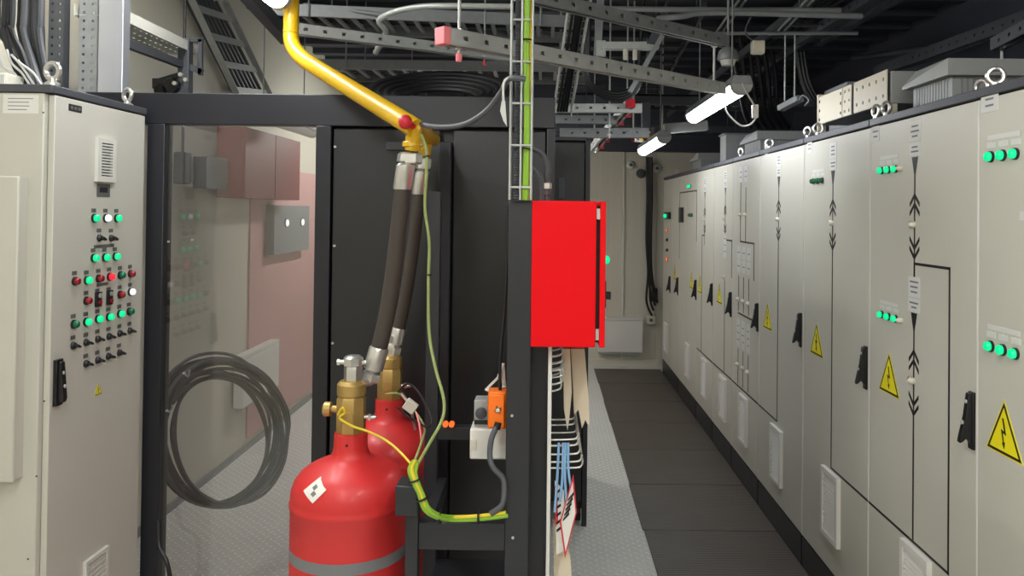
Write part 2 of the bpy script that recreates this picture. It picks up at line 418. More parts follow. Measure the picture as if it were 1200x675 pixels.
# C1: 2.352-3.135
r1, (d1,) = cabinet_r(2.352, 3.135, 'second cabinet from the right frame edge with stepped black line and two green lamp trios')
yA = q(1072, 250).y; ztop1 = q(1072, 184).z; ztop2 = q(1072, 367).z; yB = q(1113, 315).y
feeder(d1, yA, ztop1, 1.0); feeder(d1, yA, ztop2, 1.0)
zl = .612
zj = q(1072, 309).z
strips(d1, [((yA, ztop1-.44), (yA, zj)), ((yA, zj), (yB, zj)), ((yB, zj), (yB, zl)), ((yA, ztop2-.44), (yA, zl)), ((yB, zl), (3.131, zl))], .009)
for (ax, ay) in ((1042, 199), (1042, 371)):
    p = q(ax, ay); triple(d1, p.y, p.z, 'gL', 1.0, .033)
    door_lamp(d1, (XC, p.y-.105, p.z), 'clearw', .009, -1, 'test_button')
warn(d1, q(1042, 450).y, 1.078, .165, XC, -1)
handle_r(d1, 2.36, q(1135, 490).z)
grille_r(d1, 2.72, .45, .2, .3)
p = q(1027, 157); plate(d1, p.y-.03, p.y+.04, p.z-.03, p.z+.03, XC, -1, 2)
# C2: 3.135-3.94
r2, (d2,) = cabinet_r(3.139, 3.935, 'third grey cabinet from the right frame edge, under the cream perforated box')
yA = q(976, 250).y; zt = q(976, 200).z
feeder(d2, yA, zt, 1.0); strips(d2, [((yA, zt-.44), (yA, zl)), ((yA, zl), (3.142, zl))], .009)
p = q(959, 212); triple(d2, p.y, p.z, 'gD', 1.0, .034)
warn(d2, q(957, 410).y, 1.078, .165, XC, -1)
handle_r(d2, 3.148, q(1010, 428).z)
grille_r(d2, q(975, 610).y, .45, .2, .3)
p = q(949, 172); plate(d2, p.y-.035, p.y+.035, p.z-.03, p.z+.03, XC, -1, 2)
# C3: 3.94-4.76
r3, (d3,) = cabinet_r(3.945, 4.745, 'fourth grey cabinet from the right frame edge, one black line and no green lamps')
yA = q(912.5, 250).y; zt = q(912.5, 207).z
feeder(d3, yA, zt, 1.0); strips(d3, [((yA, zt-.44), (yA, .6)), ((yA, .6), (4.74, .6))], .009)
warn(d3, q(899.5, 380).y, 1.078, .165, XC, -1)
handle_r(d3, 3.957, 1.16)
grille_r(d3, q(911, 550).y, .42, .2, .3)
p = q(898, 175); plate(d3, p.y-.03, p.y+.03, p.z-.03, p.z+.03, XC, -1, 2)
# C4: 4.755-5.43
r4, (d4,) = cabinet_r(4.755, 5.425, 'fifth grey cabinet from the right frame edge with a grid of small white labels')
y1_ = q(868, 250).y; y2_ = q(874, 250).y; y3_ = q(884, 250).y
for yy in (y1_, y2_):
    z0 = q(874, 222).z
    plate(d4, yy-.045, yy+.045, z0+.05, z0+.15, XC, -1, 2)
    door_lamp(d4, (XC, yy, 1.73), 'clearw', .010, -1, 'position_switch')
zb = q(874, 284).z
strips(d4, [((y1_, 2.0), (y1_, zb)), ((y2_, 1.9), (y2_, zb)), ((y1_, zb), (y3_, zb)), ((y3_, zb), (y3_, 1.33))], .011)
for k in range(3):
    yy = y2_+.20-.13*k-.03
    for j in range(2): plate(d4, yy-.045, yy+.045, 1.44-.09*j, 1.52-.09*j, XC, -1, 1)
    plate(d4, yy-.045, yy+.045, .86, 1.04, XC, -1, 3)
    strips(d4, [((yy, 1.32), (yy, 1.10))], .012); strips(d4, [((yy, .84), (yy, .62))], .010)
    door_lamp(d4, (XC, yy, 1.17), 'clearw', .014, -1, 'position_switch'); door_lamp(d4, (XC, yy, .74), 'clearw', .014, -1, 'position_switch')
strips(d4, [((y2_+.17, 1.08), (4.80, 1.08)), ((5.42, .6), (4.76, .6))], .011)
handle_r(d4, 4.765, q(884.5, 370).z)
grille_r(d4, q(872, 505).y, .42, .2, .3)
# C5 5.43-6.05
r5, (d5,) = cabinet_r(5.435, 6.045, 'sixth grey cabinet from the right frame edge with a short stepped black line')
yA = q(850, 250).y; feeder(d5, yA, q(850, 220).z, .95)
z5 = q(850, 281).z; y5 = q(858.5, 281).y
strips(d5, [((yA, z5+.02), (yA, z5)), ((yA, z5), (y5+.02, z5)), ((y5+.02, z5), (y5+.02, 1.3)), ((yA, 1.25), (yA, .6)), ((6.04, .6), (5.44, .6))], .011)
door_lamp(d5, (XC, yA, 1.28), 'clearw', .014, -1, 'position_switch')
plate(d5, yA-.045, yA+.045, 1.42, 1.6, XC, -1, 3)
warn(d5, q(843, 350).y, 1.078, .165, XC, -1); handle_r(d5, 5.45, q(859.6, 358).z)
grille_r(d5, q(848, 478).y, .42, .2, .3)
# C6 6.05-6.7
r6, (d6,) = cabinet_r(6.055, 6.695, 'seventh grey cabinet from the right frame edge, fourth from the far wall')
yA = q(826, 250).y; feeder(d6, yA, q(826, 225).z, .95)
z6 = q(826, 276).z; strips(d6, [((yA, z6), (6.5, z6)), ((6.5, z6), (6.5, .6)), ((6.69, .6), (6.06, .6))], .011)
warn(d6, q(820, 345).y, 1.078, .165, XC, -1); handle_r(d6, 6.07, q(836.5, 346).z)
grille_r(d6, q(826, 452).y, .42, .2, .3)
# C7 6.7-7.62
r7, (d7a, d7b) = cabinet_r(6.705, 7.615, 'eighth grey cabinet from the right frame edge with a black outlined square and small meter', (7.2,))
handle_r(d7a, 6.72, q(813, 338).z)
ya, yb = q(816.5, 250).y, 7.6
zt_ = q(804, 225).z; za = q(804, 330).z
strips(d7a, [((ya, zt_), (7.19, zt_)), ((ya, zt_), (ya, 1.5))], .012); strips(d7b, [((7.21, zt_), (yb, zt_)), ((yb, zt_), (yb, 1.3))], .012)
p = q(800, 252); MB().box(XC, XC-.03, p.y-.05, p.y+.05, p.z-.07, p.z+.07).build('meter', 'plast', d7b)
p = q(808, 252)
for k in (-1, 0, 1): door_lamp(d7a, (XC, 7.0+k*.06, p.z), 'gD', .014, -1)
p = q(805, 219)
for k in (-1, 0, 1): door_lamp(d7a, (XC, 7.08+k*.05, p.z), 'gL', .015, -1)
warn(d7a, 6.95, 1.078, .165, XC, -1)
grille_r(d7a, q(804, 432).y-.1, .42, .2, .3)
# C8 7.62-8.6
r8, (d8a, d8b) = cabinet_r(7.625, 8.62, 'farthest grey cabinet of the row, beside the far wall, with an orange lamp', (8.1,))
handle_r(d8a, 7.64, q(794, 335).z); handle_r(d8b, 8.12, q(785, 333).z)
p = q(784, 253); MB().box(XC, XC-.03, p.y-.12, p.y+.12, p.z-.03, p.z+.04).build('lamp_housing', 'plast', d8b)
for k in (-1, 0, 1): door_lamp(d8b, (XC-.03, p.y+k*.06, p.z), 'gL', .022, -1)
p = q(782.5, 304); door_lamp(d8b, (XC, p.y, p.z), 'oL', .022, -1)
for yy, mt in ((281, 'plast'), (293, 'plast'), (270, 'oL')):
    p = q(782.5, yy); door_lamp(d8b, (XC, p.y, p.z), mt, .016, -1, 'push_button')
warn(d8a, 7.85, 1.078, .165, XC, -1)
grille_r(d8b, 8.36, .42, .2, .3)

# eye bolts on the roofs
def eye_bolt(c, ax, label, s=1.0, grp='lifting eyes on the right cabinets'):
    c = Vector(c); o = MB()
    o.lathe([(.02*s, 0), (.02*s, .008*s), (.012*s, .012*s), (.011*s, .022*s)], c, (0, 0, 1), 14)
    o.ring(c+Vector((0, 0, .042*s)), ax, .022*s, .0075*s, 20, 8)
    return tag(o.build('lifting_eye', 'silver'), label, 'lifting eye', grp)
ZT = 2.1165
for px, off, lab, ax in ((1166, .06, 'large steel lifting eye on the nearest cabinet roof edge', (.35, 1, 0)), (1150, .13, 'steel lifting eye just behind the largest one', (1, .4, 0)),
                     (1038, .05, 'steel lifting eye right of the seam, under the cream box end', (1, .3, 0)), (1026, .05, 'steel lifting eye left of the seam, under the cream box end', (1, .2, 0)),
                     (958, .05, 'right one of the two steel lifting eyes left of the cream box', (.5, 1, 0)), (946, .05, 'left one of the two steel lifting eyes left of the cream box', (1, .5, 0)),
                     (901, .05, 'steel lifting eye in front of the middle grey roof hood', (.6, 1, 0)), (868, .05, 'steel lifting eye left of the middle grey roof hood', (1, .5, 0)),
                     (794, .05, 'steel lifting eye near the far end of the cabinet roofs', (.6, 1, 0))):
    Y = (XC+off)*F/(px-640); eye_bolt((XC+off, Y, ZT), ax, lab, 1.0)
# roof hoods
def hood(y0, y1, label, x0=1.4, x1=1.84, zt=2.285):
    r = thing('roof_hood', ((x0+x1)/2, (y0+y1)/2, ZT), label, 'ventilation hood', 'ventilation hoods on the right cabinets')
    b = MB(); b.box(x0, x1, y0, y1, ZT, 2.225); b.m = 1
    n = 20
    for i in range(n):
        x = x0+.03+(x1-x0-.06)*i/(n-1); b.box(x, x+.006, y0-.002, y0+.002, ZT+.015, 2.215)
    m = 12
    for i in range(m):
        y = y0+.03+(y1-y0-.06)*i/(m-1); b.box(x0-.002, x0+.002, y, y+.006, ZT+.015, 2.215)
    b.build('louvre_box', ['hood', 'galvd'], r)
    e = .03; b = MB(); zz = 2.222
    A = [(x0-e, y0-e, zz), (x1+e, y0-e, zz), (x1+e, y1+e, zz), (x0-e, y1+e, zz)]
    Bt = [(x0-e, y0-e, zt-.01), (x1+e, y0-e, zt-.01), (x1+e, y0+.06, zt), (x0-e+.0, y0+.06, zt)]
    b._add(A+[(x0-e, y0-e, zt-.006), (x1+e, y0-e, zt-.006), (x1+e, y1-.02, zt), (x0-e+.03, y1-.02, zt), (x1+e, y1+e, zz+.012), (x0-e, y1+e, zz+.012)],
           [(3,2,1,0), (0,1,5,4), (4,5,6,7), (7,6,8,9), (9,8,2,3), (0,4,7,9,3), (1,2,8,6,5)])
    b.build('hood_cover', 'hood', r)
    return r
hood(2.74, 3.03, 'large grey ventilation hood on the cabinet roof at the right frame edge')
hood(5.2, 5.6, 'grey ventilation hood in the middle of the cabinet row roof')
hood(7.2, 7.6, 'small distant grey ventilation hood beyond the middle one')
# cream box above C2
r = thing('busbar_box', (1.5, 3.56, ZT), 'long cream metal box with rows of black holes above the cabinet roof', 'metal box')
b = MB(); b.box(1.37, 1.62, 3.16, 3.98, 2.185, 2.315); b.build('box_body', 'hood', r, bevel=.004)
b = MB()
b.perf((1.355, 3.16, 2.185), (0, 1, 0), (0, 0, 1), .34, .135, .004, .068, .014, .014, 2)
b.perf((1.355, 3.53, 2.185), (0, 1, 0), (0, 0, 1), .10, .135, .004, .05, .014, .014, 3)
b.box(1.353, 1.357, 3.64, 3.95, 2.185, 2.32); b.m = 1
for k in range(3):
    b.box(1.352, 1.356, 3.93, 3.945, 2.20+k*.045, 2.213+k*.045); b.box(1.352, 1.356, 3.65, 3.662, 2.20+k*.045, 2.213+k*.045)
b.box(1.358, 1.368, 3.17, 3.94, 2.19, 2.31)
b.build('front_plate', ['cream', 'hole'], r)
for q4 in ((1.36, 1.40, 3.981, 3.995, ZT, 2.34), (1.375, 1.40, 3.17, 3.2, ZT, 2.185), (1.58, 1.61, 3.17, 3.2, ZT, 2.185), (1.58, 1.61, 3.95, 3.98, ZT, 2.185)): MB().box(*q4).build('support_bracket', 'cream', r)
r = thing('roof_box', (1.72, 4.3, ZT), 'plain grey box standing on the roof behind the cream box', 'metal box')
b = MB(); b.box(1.6, 1.85, 4.2, 4.5, ZT, 2.42); b.build('box_body', 'galvd', r, bevel=.004)
MB().box(1.58, 1.87, 4.18, 4.52, 2.42, 2.44).build('lid', 'galvd', r, bevel=.003)
r = thing('roof_box', (1.6, 6.4, ZT), 'tall pale grey box on the far cabinet roofs beyond the middle hood', 'metal box')
MB().box(1.42, 1.62, 6.3, 6.5, ZT, 2.36).build('box_body', 'hood', r, bevel=.004)
MB().box(1.41, 1.63, 6.295, 6.505, 2.36, 2.375).build('lid', 'galvd', r)

# ------------------------------------------------------------------ left cabinet with the control door
XLc = -1.53
def ql(px, py): return QX(px, py, XLc)
ya, yb = 2.443, 3.02
root = thing('control_cabinet', (XLc-.3, (ya+yb)/2, 0), 'tall grey control cabinet at the left with lamps, knobs and switches on its door', 'electrical cabinet')
MB().box(XLc-.6, XLc-.022, ya, yb, .1, 2.085).build('body', 'cab', root, bevel=.003)
MB().box(XLc-.6, XLc-.01, ya+.01, yb-.01, 0, .1).build('plinth', 'black', root)
MB().box(XLc-.605, XLc+.004, ya-.004, yb+.002, 2.087, 2.112).build('roof_rail', 'dgrey', root, bevel=.003)
dl = MB().box(XLc-.02, XLc, ya+.02, yb-.004, .12, 2.082).build('door', 'cab', root, bevel=.002)
# side label & screws
b = MB(); p0 = P(4, 111, ya); p1 = P(45, 133, ya); b.box(p0.x, p1.x, ya, ya-.001, p1.z, p0.z); b.m = 1
for k in range(4):
    z = p0.z-(p0.z-p1.z)*(k+1)/5; b.box(p0.x+.015, p1.x-.015-random.random()*.02, ya-.001, ya-.0013, z-.0012, z+.0012)
b.build('side_label', ['paper', 'ink'], root)
b = MB()
for (sx, sy) in ((51, 132), (43, 558), (33, 655), (52, 470)):
    p = P(sx, sy, ya); b.cyl((p.x, ya, p.z), (p.x, ya-.002, p.z), .003, 8)
b.build('side_screw', 'dgrey', root)
def cq(x, y): return ql(60+x/2.871, 225+y/2.872)
def small_plate(c, w=.022, h=.012, dz=.024):
    return (c.y-w/2, c.y+w/2, c.z+dz-h/2, c.z+dz+h/2)
def ctl(x, y, kind):
    c = cq(x, y)
    b = MB(); a = small_plate(c, .026, .013, .026); b.box(XLc, XLc+.001, a[0], a[1], a[2], a[3]); b.build('name_plate', 'plate', dl)
    if kind in ('gL', 'gD', 'rL', 'rD', 'wL'): return door_lamp(dl, (XLc, c.y, c.z), kind, .0125, 1)
    if kind == 'sel':
        b = MB(); b.lathe([(.0125, 0), (.0125, .004), (.0105, .006), (.0095, .010)], (XLc, c.y, c.z), (1, 0, 0), 14)
        b.obox((XLc+.016, c.y+.003, c.z-.002), (.006, 0, 0), (0, .009, -.004), (0, .0014, .003))
        return b.build('selector_switch', 'plast', dl)
    if kind == 'dbl':
        b = MB(); b.box(XLc, XLc+.010, c.y-.014, c.y+.014, c.z-.028, c.z+.022); b.m = 1
        b.cyl((XLc+.01, c.y, c.z+.010), (XLc+.014, c.y, c.z+.010), .008, 12); b.m = 2; b.cyl((XLc+.01, c.y, c.z-.014), (XLc+.015, c.y, c.z-.014), .008, 12)
        return b.build('double_push_button', ['plast', 'hood', 'rD'], dl)
CT = [(142,88,'gL'),(181,88,'wL'),(218,88,'gL'),(160,155,'sel'),(200,155,'sel'),(140,222,'gL'),(178,220,'gL'),(213,217,'gL'),
 (77,300,'rD'),(117,297,'gL'),(157,291,'rD'),(194,285,'rL'),(230,280,'gD'),(264,275,'rD'),
 (116,366,'rD'),(154,358,'dbl'),(192,352,'dbl'),(229,345,'rD'),(264,336,'wL'),
 (73,445,'gD'),(115,437,'gL'),(154,427,'gL'),(191,420,'gL'),(228,410,'gL'),(260,402,'gD'),
 (72,517,'sel'),(115,507,'sel'),(154,495,'sel'),(192,486,'sel'),(228,476,'sel'),(262,467,'sel'),
 (115,578,'sel'),(154,566,'sel'),(190,553,'sel'),(227,541,'sel')]
for c in CT: ctl(*c)
for (x, y, w) in ((178, 184, .125), (172, 313, .07)):
    c = cq(x, y); MB().box(XLc, XLc+.001, c.y-w/2, c.y+w/2, c.z-.003, c.z+.008).build('group_plate', 'plate', dl)
c = ql(122, 188); b = MB(); w, h = .115, .15
y0, y1, z0, z1 = c.y-w/2, c.y+w/2, c.z-h/2, c.z+h/2
b.box(XLc, XLc+.012, y0, y0+.022, z0, z1); b.box(XLc, XLc+.012, y1-.022, y1, z0, z1); b.box(XLc, XLc+.012, y0+.022, y1-.022, z0, z0+.02); b.box(XLc, XLc+.012, y0+.022, y1-.022, z1-.016, z1)
for i in range(11):
    z = z0+.022+(h-.04)*(i+.5)/11; b.box(XLc+.002, XLc+.011, y0+.022, y1-.022, z-.0028, z+.0028)
b.m = 1; b.box(XLc+.0002, XLc+.001, y0+.022, y1-.022, z0+.02, z1-.016)
b.build('vent_grille', ['cabl', 'hole'], dl)
c = ql(121, 223); b = MB(); b.box(XLc, XLc+.0015, c.y-.04, c.y+.04, c.z-.022, c.z+.022); b.m = 1
b.box(XLc, XLc+.0019, c.y-.025, c.y+.025, c.z-.008, c.z+.010); b.build('name_plate', ['plate', 'inkd'], dl)
c = ql(88, 127); b = MB(); b.box(XLc, XLc+.0015, c.y-.035, c.y+.035, c.z-.011, c.z+.011); b.m = 1
for k in range(3): b.box(XLc, XLc+.0019, c.y-.026+k*.02, c.y-.012+k*.02, c.z-.005, c.z+.005)
b.build('name_plate', ['inkd', 'plate'], dl)
c = ql(115, 456); warn(dl, c.y, c.z-.018, .04, XLc, 1)
c = ql(66, 448); b = MB(); b.box(XLc, XLc+.012, c.y-.018, c.y+.016, c.z-.072, c.z+.072)
b.prism([(XLc+.012, c.y-.010, c.z+.066), (XLc+.020, c.y-.010, c.z+.064), (XLc+.030, c.y-.010, c.z-.05), (XLc+.026, c.y-.010, c.z-.062), (XLc+.012, c.y-.010, c.z-.06)], (0, .02, 0))
b.m = 1; b.cyl((XLc+.02, c.y, c.z+.03), (XLc+.024, c.y, c.z+.03), .006, 10); b.cyl((XLc+.024, c.y, c.z-.012), (XLc+.030, c.y, c.z-.012), .006, 10)
b.build('door_handle', ['plast', 'galv'], dl, bevel=.001)
y0, y1, z1, z0 = 2.66, 2.80, .55, .32; b = MB()
b.box(XLc, XLc+.012, y0, y0+.014, z0, z1); b.box(XLc, XLc+.012, y1-.014, y1, z0, z1); b.box(XLc, XLc+.012, y0+.014, y1-.014, z0, z0+.014); b.box(XLc, XLc+.012, y0+.014, y1-.014, z1-.014, z1)
for i in range(12):
    z = z0+.014+(z1-z0-.028)*(i+.5)/12; b.box(XLc+.002, XLc+.010, y0+.014, y1-.014, z-.003, z+.003)
for i in range(1, 9):
    y = y0+.014+(y1-y0-.028)*i/9; b.box(XLc+.003, XLc+.009, y-.002, y+.002, z0+.01, z1-.01)
b.m = 1; b.box(XLc+.0002, XLc+.001, y0+.014, y1-.014, z0+.014, z1-.014); b.build('vent_grille', ['cabl', 'hole'], dl)
p = P(60, 103, 2.47); eye_bolt((p.x+.0, 2.475, 2.1125), (.2, 1, 0), 'steel lifting eye on the near corner of the left cabinet', 1.1, 'lifting eyes on the left cabinet')
p = P(154, 126, 2.97); eye_bolt((p.x-.01, 2.96, 2.1125), (.5, 1, 0), 'steel lifting eye on the far corner of the left cabinet', 1.0, 'lifting eyes on the left cabinet')
# flat wall box at the frame edge, fixed on the cabinet side
p0 = P(-40, 206, 2.40); p1 = P(17, 565, 2.40)
r = thing('side_box', ((p0.x+p1.x)/2, 2.42, p1.z), 'flat pale grey box fixed on the cabinet side at the left frame edge', 'wall box')
MB().box(p0.x, p1.x-.004, 2.405, ya-.001, p1.z+.004, p0.z-.004).build('box_body', 'cab', r)
MB().box(p0.x-.004, p1.x, 2.392, 2.405, p1.z, p0.z).build('box_door', 'cab', r, bevel=.004)

# ------------------------------------------------------------------ black framed partition with the clear screen
YP = 3.05
def pz(px, py): return P(px, py, YP).z
xl = P(167, 300, YP).x; x_l2 = P(190.5, 300, YP).x; xg = P(368, 300, YP).x; xg2 = P(386, 300, YP).x; xr = P(650, 180, YP).x
zt = pz(400, 111); zb_ = pz(400, 147.5); xs0 = P(100, 110, YP).x
root = thing('steel_partition', ((xl+xr)/2, YP+.03, 0), 'black steel framed partition with a clear screen at left and black panels at right', 'partition')
MB().box(xs0, xr, YP, YP+.07, zb_, zt).build('top_beam', 'frame', root, bevel=.003)
MB().box(xl+.01, x_l2, YP, YP+.07, 0, zb_).build('frame_post', 'frame', root, bevel=.003)
MB().box(xg, xg2, YP, YP+.07, 0, zb_).build('frame_post', 'frame', root, bevel=.003)
MB().box(xr-.03, xr, YP, YP+.07, 0, zb_).build('frame_post', 'frame', root, bevel=.003)
MB().box(x_l2, xg, YP, YP+.05, 0, .06).build('bottom_rail', 'frame', root, bevel=.002)
xm = P(513, 300, YP).x; xn = P(529, 300, YP).x
MB().box(x_l2-.005, xg+.005, YP+.02, YP+.026, .055, zb_+.005).build('clear_screen', 'glass', root, label='clear acrylic sheet')
MB().box(xg2+.006, xm, YP+.012, YP+.03, .03, zb_-.010).build('panel', 'blackp', root, bevel=.003)
MB().box(xn, xr-.035, YP+.022, YP+.04, .03, zb_-.010).build('panel', 'blackp', root, bevel=.003)
MB().box(xm+.002, xn-.002, YP-.03, YP+.03, 0, zb_-.06).build('frame_post', 'frame', root, bevel=.003)
b = MB()
for (sx, sy) in ((393, 172), (390, 402), (392, 288), (618-3, 172)):
    p = P(sx, sy, YP+.012); MB().cyl((p.x, YP+.012, p.z), (p.x, YP+.006, p.z), .005, 10).build('bolt', 'silver', root)
b = MB()
for (sx, sy) in ((216, 437), (196, 481), (198, 283), (226, 281), (379, 405)):
    p = P(sx, sy, YP+.02); MB().cyl((p.x, YP+.02, p.z), (p.x, YP+.012, p.z), .004, 10).build('screen_bolt', 'silver', root)
# metal hinge plate above the fittings
p0 = P(453, 166, YP); p1 = P(478, 176, YP)
MB().box(p0.x, p1.x, YP-.01, YP+.011, p1.z, p0.z).build('door_latch', 'dgrey', root, bevel=.002)

# closed black housing behind the panels
r = thing('black_housing', (-.4, 3.8, 0), 'tall black equipment housing standing directly behind the black panels', 'equipment housing')
MB().box(xg2-.02, xr-.002, YP+.08, 4.3, 0, 2.1).build('housing_body', 'black', r, bevel=.004)
MB().box(xg2-.03, xr-.0, YP+.075, 4.31, 2.1, 2.12).build('housing_roof', 'blackp', r, bevel=.004)
# black rack further back
x0 = -.55; x1 = P(690.5, 300, 4.42).x
r = thing('black_rack', ((x0+x1)/2, 4.8, 0), 'black rack cabinet standing beyond the red box, its dark corner post beside the aisle', 'rack cabinet')
zt2 = P(670, 163, 4.42).z
MB().box(x0, x1-.004, 4.44, 5.3, .12, zt2-.01).build('rack_body', 'black', r, bevel=.004)
MB().box(x1-.028, x1, 4.40, 4.44, .0, zt2).build('corner_post', 'black', r, bevel=.002)
MB().box(x0, x1-.03, 4.41, 4.44, .14, zt2-.02).build('rack_door', 'blackp', r, bevel=.003)
MB().box(x0, x1, 4.40, 5.3, zt2-.01, zt2+.01).build('rack_roof', 'blackp', r, bevel=.002)
b = MB(); b.box(P(655, 200, 4.40).x, P(662, 200, 4.40).x, 4.396, 4.41, P(655, 232, 4.4).z, P(655, 208, 4.4).z); b.build('vent_slot', 'dgrey', r)
b = MB(); b.cyl((x1-.06, 4.50, .05), (x1-.03, 4.50, .05), .05, 16); b.cyl((x0+.06, 4.50, .05), (x0+.03, 4.50, .05), .05, 16)
b.box(x1-.07, x1-.02, 4.46, 4.54, .08, .13); b.box(x0+.02, x0+.07, 4.46, 4.54, .08, .13); b.build('caster', 'rub', r)

# ------------------------------------------------------------------ things behind the clear screen
# coil of cable
c = P(256, 509, 3.52); ang = math.radians(62)
b = MB(); ux = Vector((math.cos(ang), math.sin(ang), 0)); uz = Vector((0, 0, 1)); un = ux.cross(uz)
for k in range(17):
    R = .345-.004*k+random.uniform(-.012, .012); ph = random.uniform(0, 6.28)
    cc = c+ux*random.uniform(-.01, .035)+uz*(R-.33)*.8+un*random.uniform(-.025, .025)
    if k >= 15: cc = c+ux*(.09 if k == 15 else .05)+uz*-.015; R = .335
    pts = []
    for i in range(10):
        a = i*2*math.pi/10+ph; g = 1+.10*max(0, math.cos(a))*(k % 3)
        pts.append(cc+ux*math.cos(a)*R*.92*g*(1+random.uniform(-.015, .015))+(uz-ux*.26)*math.sin(a)*R+un*random.uniform(-.012, .012))
    b.m = 0 if k % 5 == 0 else 1
    b.tube(spl(pts, 5, True), random.choice((.0075, .008, .009)), 8, True)
coil = thing('cable_coil', c-Vector((0, 0, .35)), 'loose round coil of dark cable hanging behind the clear screen', 'cable coil')
b.build('coil_loops', ['grcab', 'bcab'], coil)
h = MB()
for (sx, sy, ex, ey, ey2) in ((196, 481, 201, 481, 3.24), (216, 437, 221, 440, 3.28)):
    p = P(sx, sy, YP+.027); e_ = P(ex, ey, ey2); h.tube(spl([p, p.lerp(e_, .6)+Vector((0, 0, -.006)), e_, e_+Vector((0, .01, .02))], 5), .004, 8)
h.build('hanging_hook', 'galv', coil)
# wall furniture and stand-ins for reflections behind the screen
def wq(px, py, d=0): return QX(px, py, XL+d)
o = MB().box(XL, XL+.012, 5.72, 8.9, .08, 2.05).build('wall_sheet', 'pinkw'); tag(o, 'pink tinted sheet covering the far part of the left wall, behind the screen', 'wall panel')  # one even pink over this stretch of wall
r = thing('red_wall_box', (XL+.1, 5.9, 1.8), 'dark red two-door box high on the left wall, seen through the clear screen', 'wall cabinet')  # plain red box with two doors
p0 = QX(288, 165, XL+.2); p1 = QX(351, 237, XL+.2)
MB().box(XL+.012, XL+.18, p0.y, p1.y, 1.80, 2.26).build('wall_box_body', 'dred', r, bevel=.005)
for a, bb in ((0, .495), (.505, 1)):
    MB().box(XL+.18, XL+.2, p0.y+(p1.y-p0.y)*a, p0.y+(p1.y-p0.y)*bb, 1.80, 2.26).build('door', 'dred', r, bevel=.003)
r = thing('wall_switch_box', (XL+.05, 6.6, 1.3), 'grey green box with two white buttons on the pink wall sheet', 'switch box')
p0 = wq(322, 240, .08); p1 = wq(362, 292, .08)
MB().box(XL+.013, XL+.08, p0.y, p1.y, 1.38, 1.76).build('box_body', 'galvd', r, bevel=.004)
for t in (.3, .75):
    yy = p0.y+(p1.y-p0.y)*t; door_lamp(r, (XL+.08, yy, 1.62), 'wL', .03, 1, 'push_button')
def heater(name_loc, y0, y1, x0, x1, z0, z1, axis, label):
    r = thing('convector_heater', name_loc, label, 'heater')
    b = MB().box(x0, x1, y0, y1, z0, z1-.03); b.build('heater_body', 'white', r, bevel=.006)
    b = MB(); b.box(x0, x1, y0, y1, z1-.026, z1)
    if axis == 'y':
        n = 24
        b.m = 1
        for i in range(n):
            x = x0+.03+(x1-x0-.06)*i/(n-1); b.box(x-.003, x+.003, y0-.001, y0+.003, z1-.022, z1-.006)
    b.build('outlet_grille', ['white', 'ink'], r, bevel=.003)
    b = MB(); b.box(x0+.02, x1-.02, y0+.01, y1, z0-.02, z0); b.build('inlet_grille', 'hood', r)
    return r
p0 = QX(285, 440, XL+.08); p1 = QX(327, 440, XL+.08)
heater((XL+.05, (p0.y+p1.y)/2, .3), p0.y, p1.y, XL+.012, XL+.08, .36, .72, 'x', 'white convector heater low on the left wall behind the screen')
p = wq(266, 205, .1)
r = thing('junction_box', (XL+.05, p.y, p.z), 'dark grey box on the left wall, standing in for a reflected patch', 'junction box')  # box put in place of a dark patch reflected in the screen
MB().box(XL, XL+.08, p.y-.26, p.y+.05, p.z-.09, p.z+.1).build('box_body', 'dgrey', r, bevel=.005)
MB().box(XL+.08, XL+.09, p.y-.265, p.y+.055, p.z-.095, p.z+.105).build('lid', 'galvd', r, bevel=.003)
p = wq(216, 196, .2)
r = thing('reflected_pendant', (XL+.2, p.y, p.z-.05), 'grey box on a dark cable, standing in for a reflected hanging shape', 'reflection stand-in')  # solid shape put where the screen mirrors a hanging thing
MB().box(XL+.16, XL+.22, p.y-.05, p.y+.05, p.z-.09, p.z+.08).build('pendant_body', 'grcab', r, bevel=.01)
MB().cyl((XL+.19, p.y, p.z+.08), (XL+.19, p.y, ZC-.05), .007, 8).build('cable', 'bcab', r)

# convector heater on the far wall and cables there
p0 = P(700, 372, 8.92); p1 = P(753, 413, 8.92)
heater(((p0.x+p1.x)/2, 8.96, p1.z), 8.90, 9.0-.002, p0.x, p1.x, p1.z, p0.z, 'y', 'white convector heater on the far wall at the aisle end')
b = MB()
for k, dx in enumerate((-2, 0, 2, 3.5)):
    b.tube(spl([P(760+dx, 184, 8.93), P(760.5+dx, 230, 8.94), P(759.5+dx, 280, 8.93), P(761+dx*.8, 320, 8.94), P(762+dx*2.2, 352, 8.93), P(766+dx, 370-k*6, 8.92)], 6), .012, 8)
tag(b.build('cable_bundle', 'bcab'), 'bundle of black cables running down the far wall', 'cable bundle')
p = P(767, 345, 8.95)
r = thing('wall_socket', (p.x, 8.95, p.z), 'small black socket box at the end of the cables on the far wall', 'socket')
MB().box(p.x-.035, p.x+.035, 8.94, 9.0, p.z-.08, p.z+.07).build('socket_body', 'plast', r, bevel=.008)
MB().cyl((p.x, 8.94, p.z), (p.x, 8.93, p.z), .02, 12).build('socket_cover', 'grcab', r)
p = P(763, 375, 8.95)
r = thing('wall_socket', (p.x, 8.95, p.z), 'small off white socket box right of the far heater', 'socket')
MB().box(p.x-.05, p.x+.05, 8.94, 9.0, p.z-.05, p.z+.05).build('socket_body', 'offw', r, bevel=.008)
MB().cyl((p.x, 8.94, p.z), (p.x, 8.935, p.z), .02, 12).build('socket_cover', 'grcab', r)
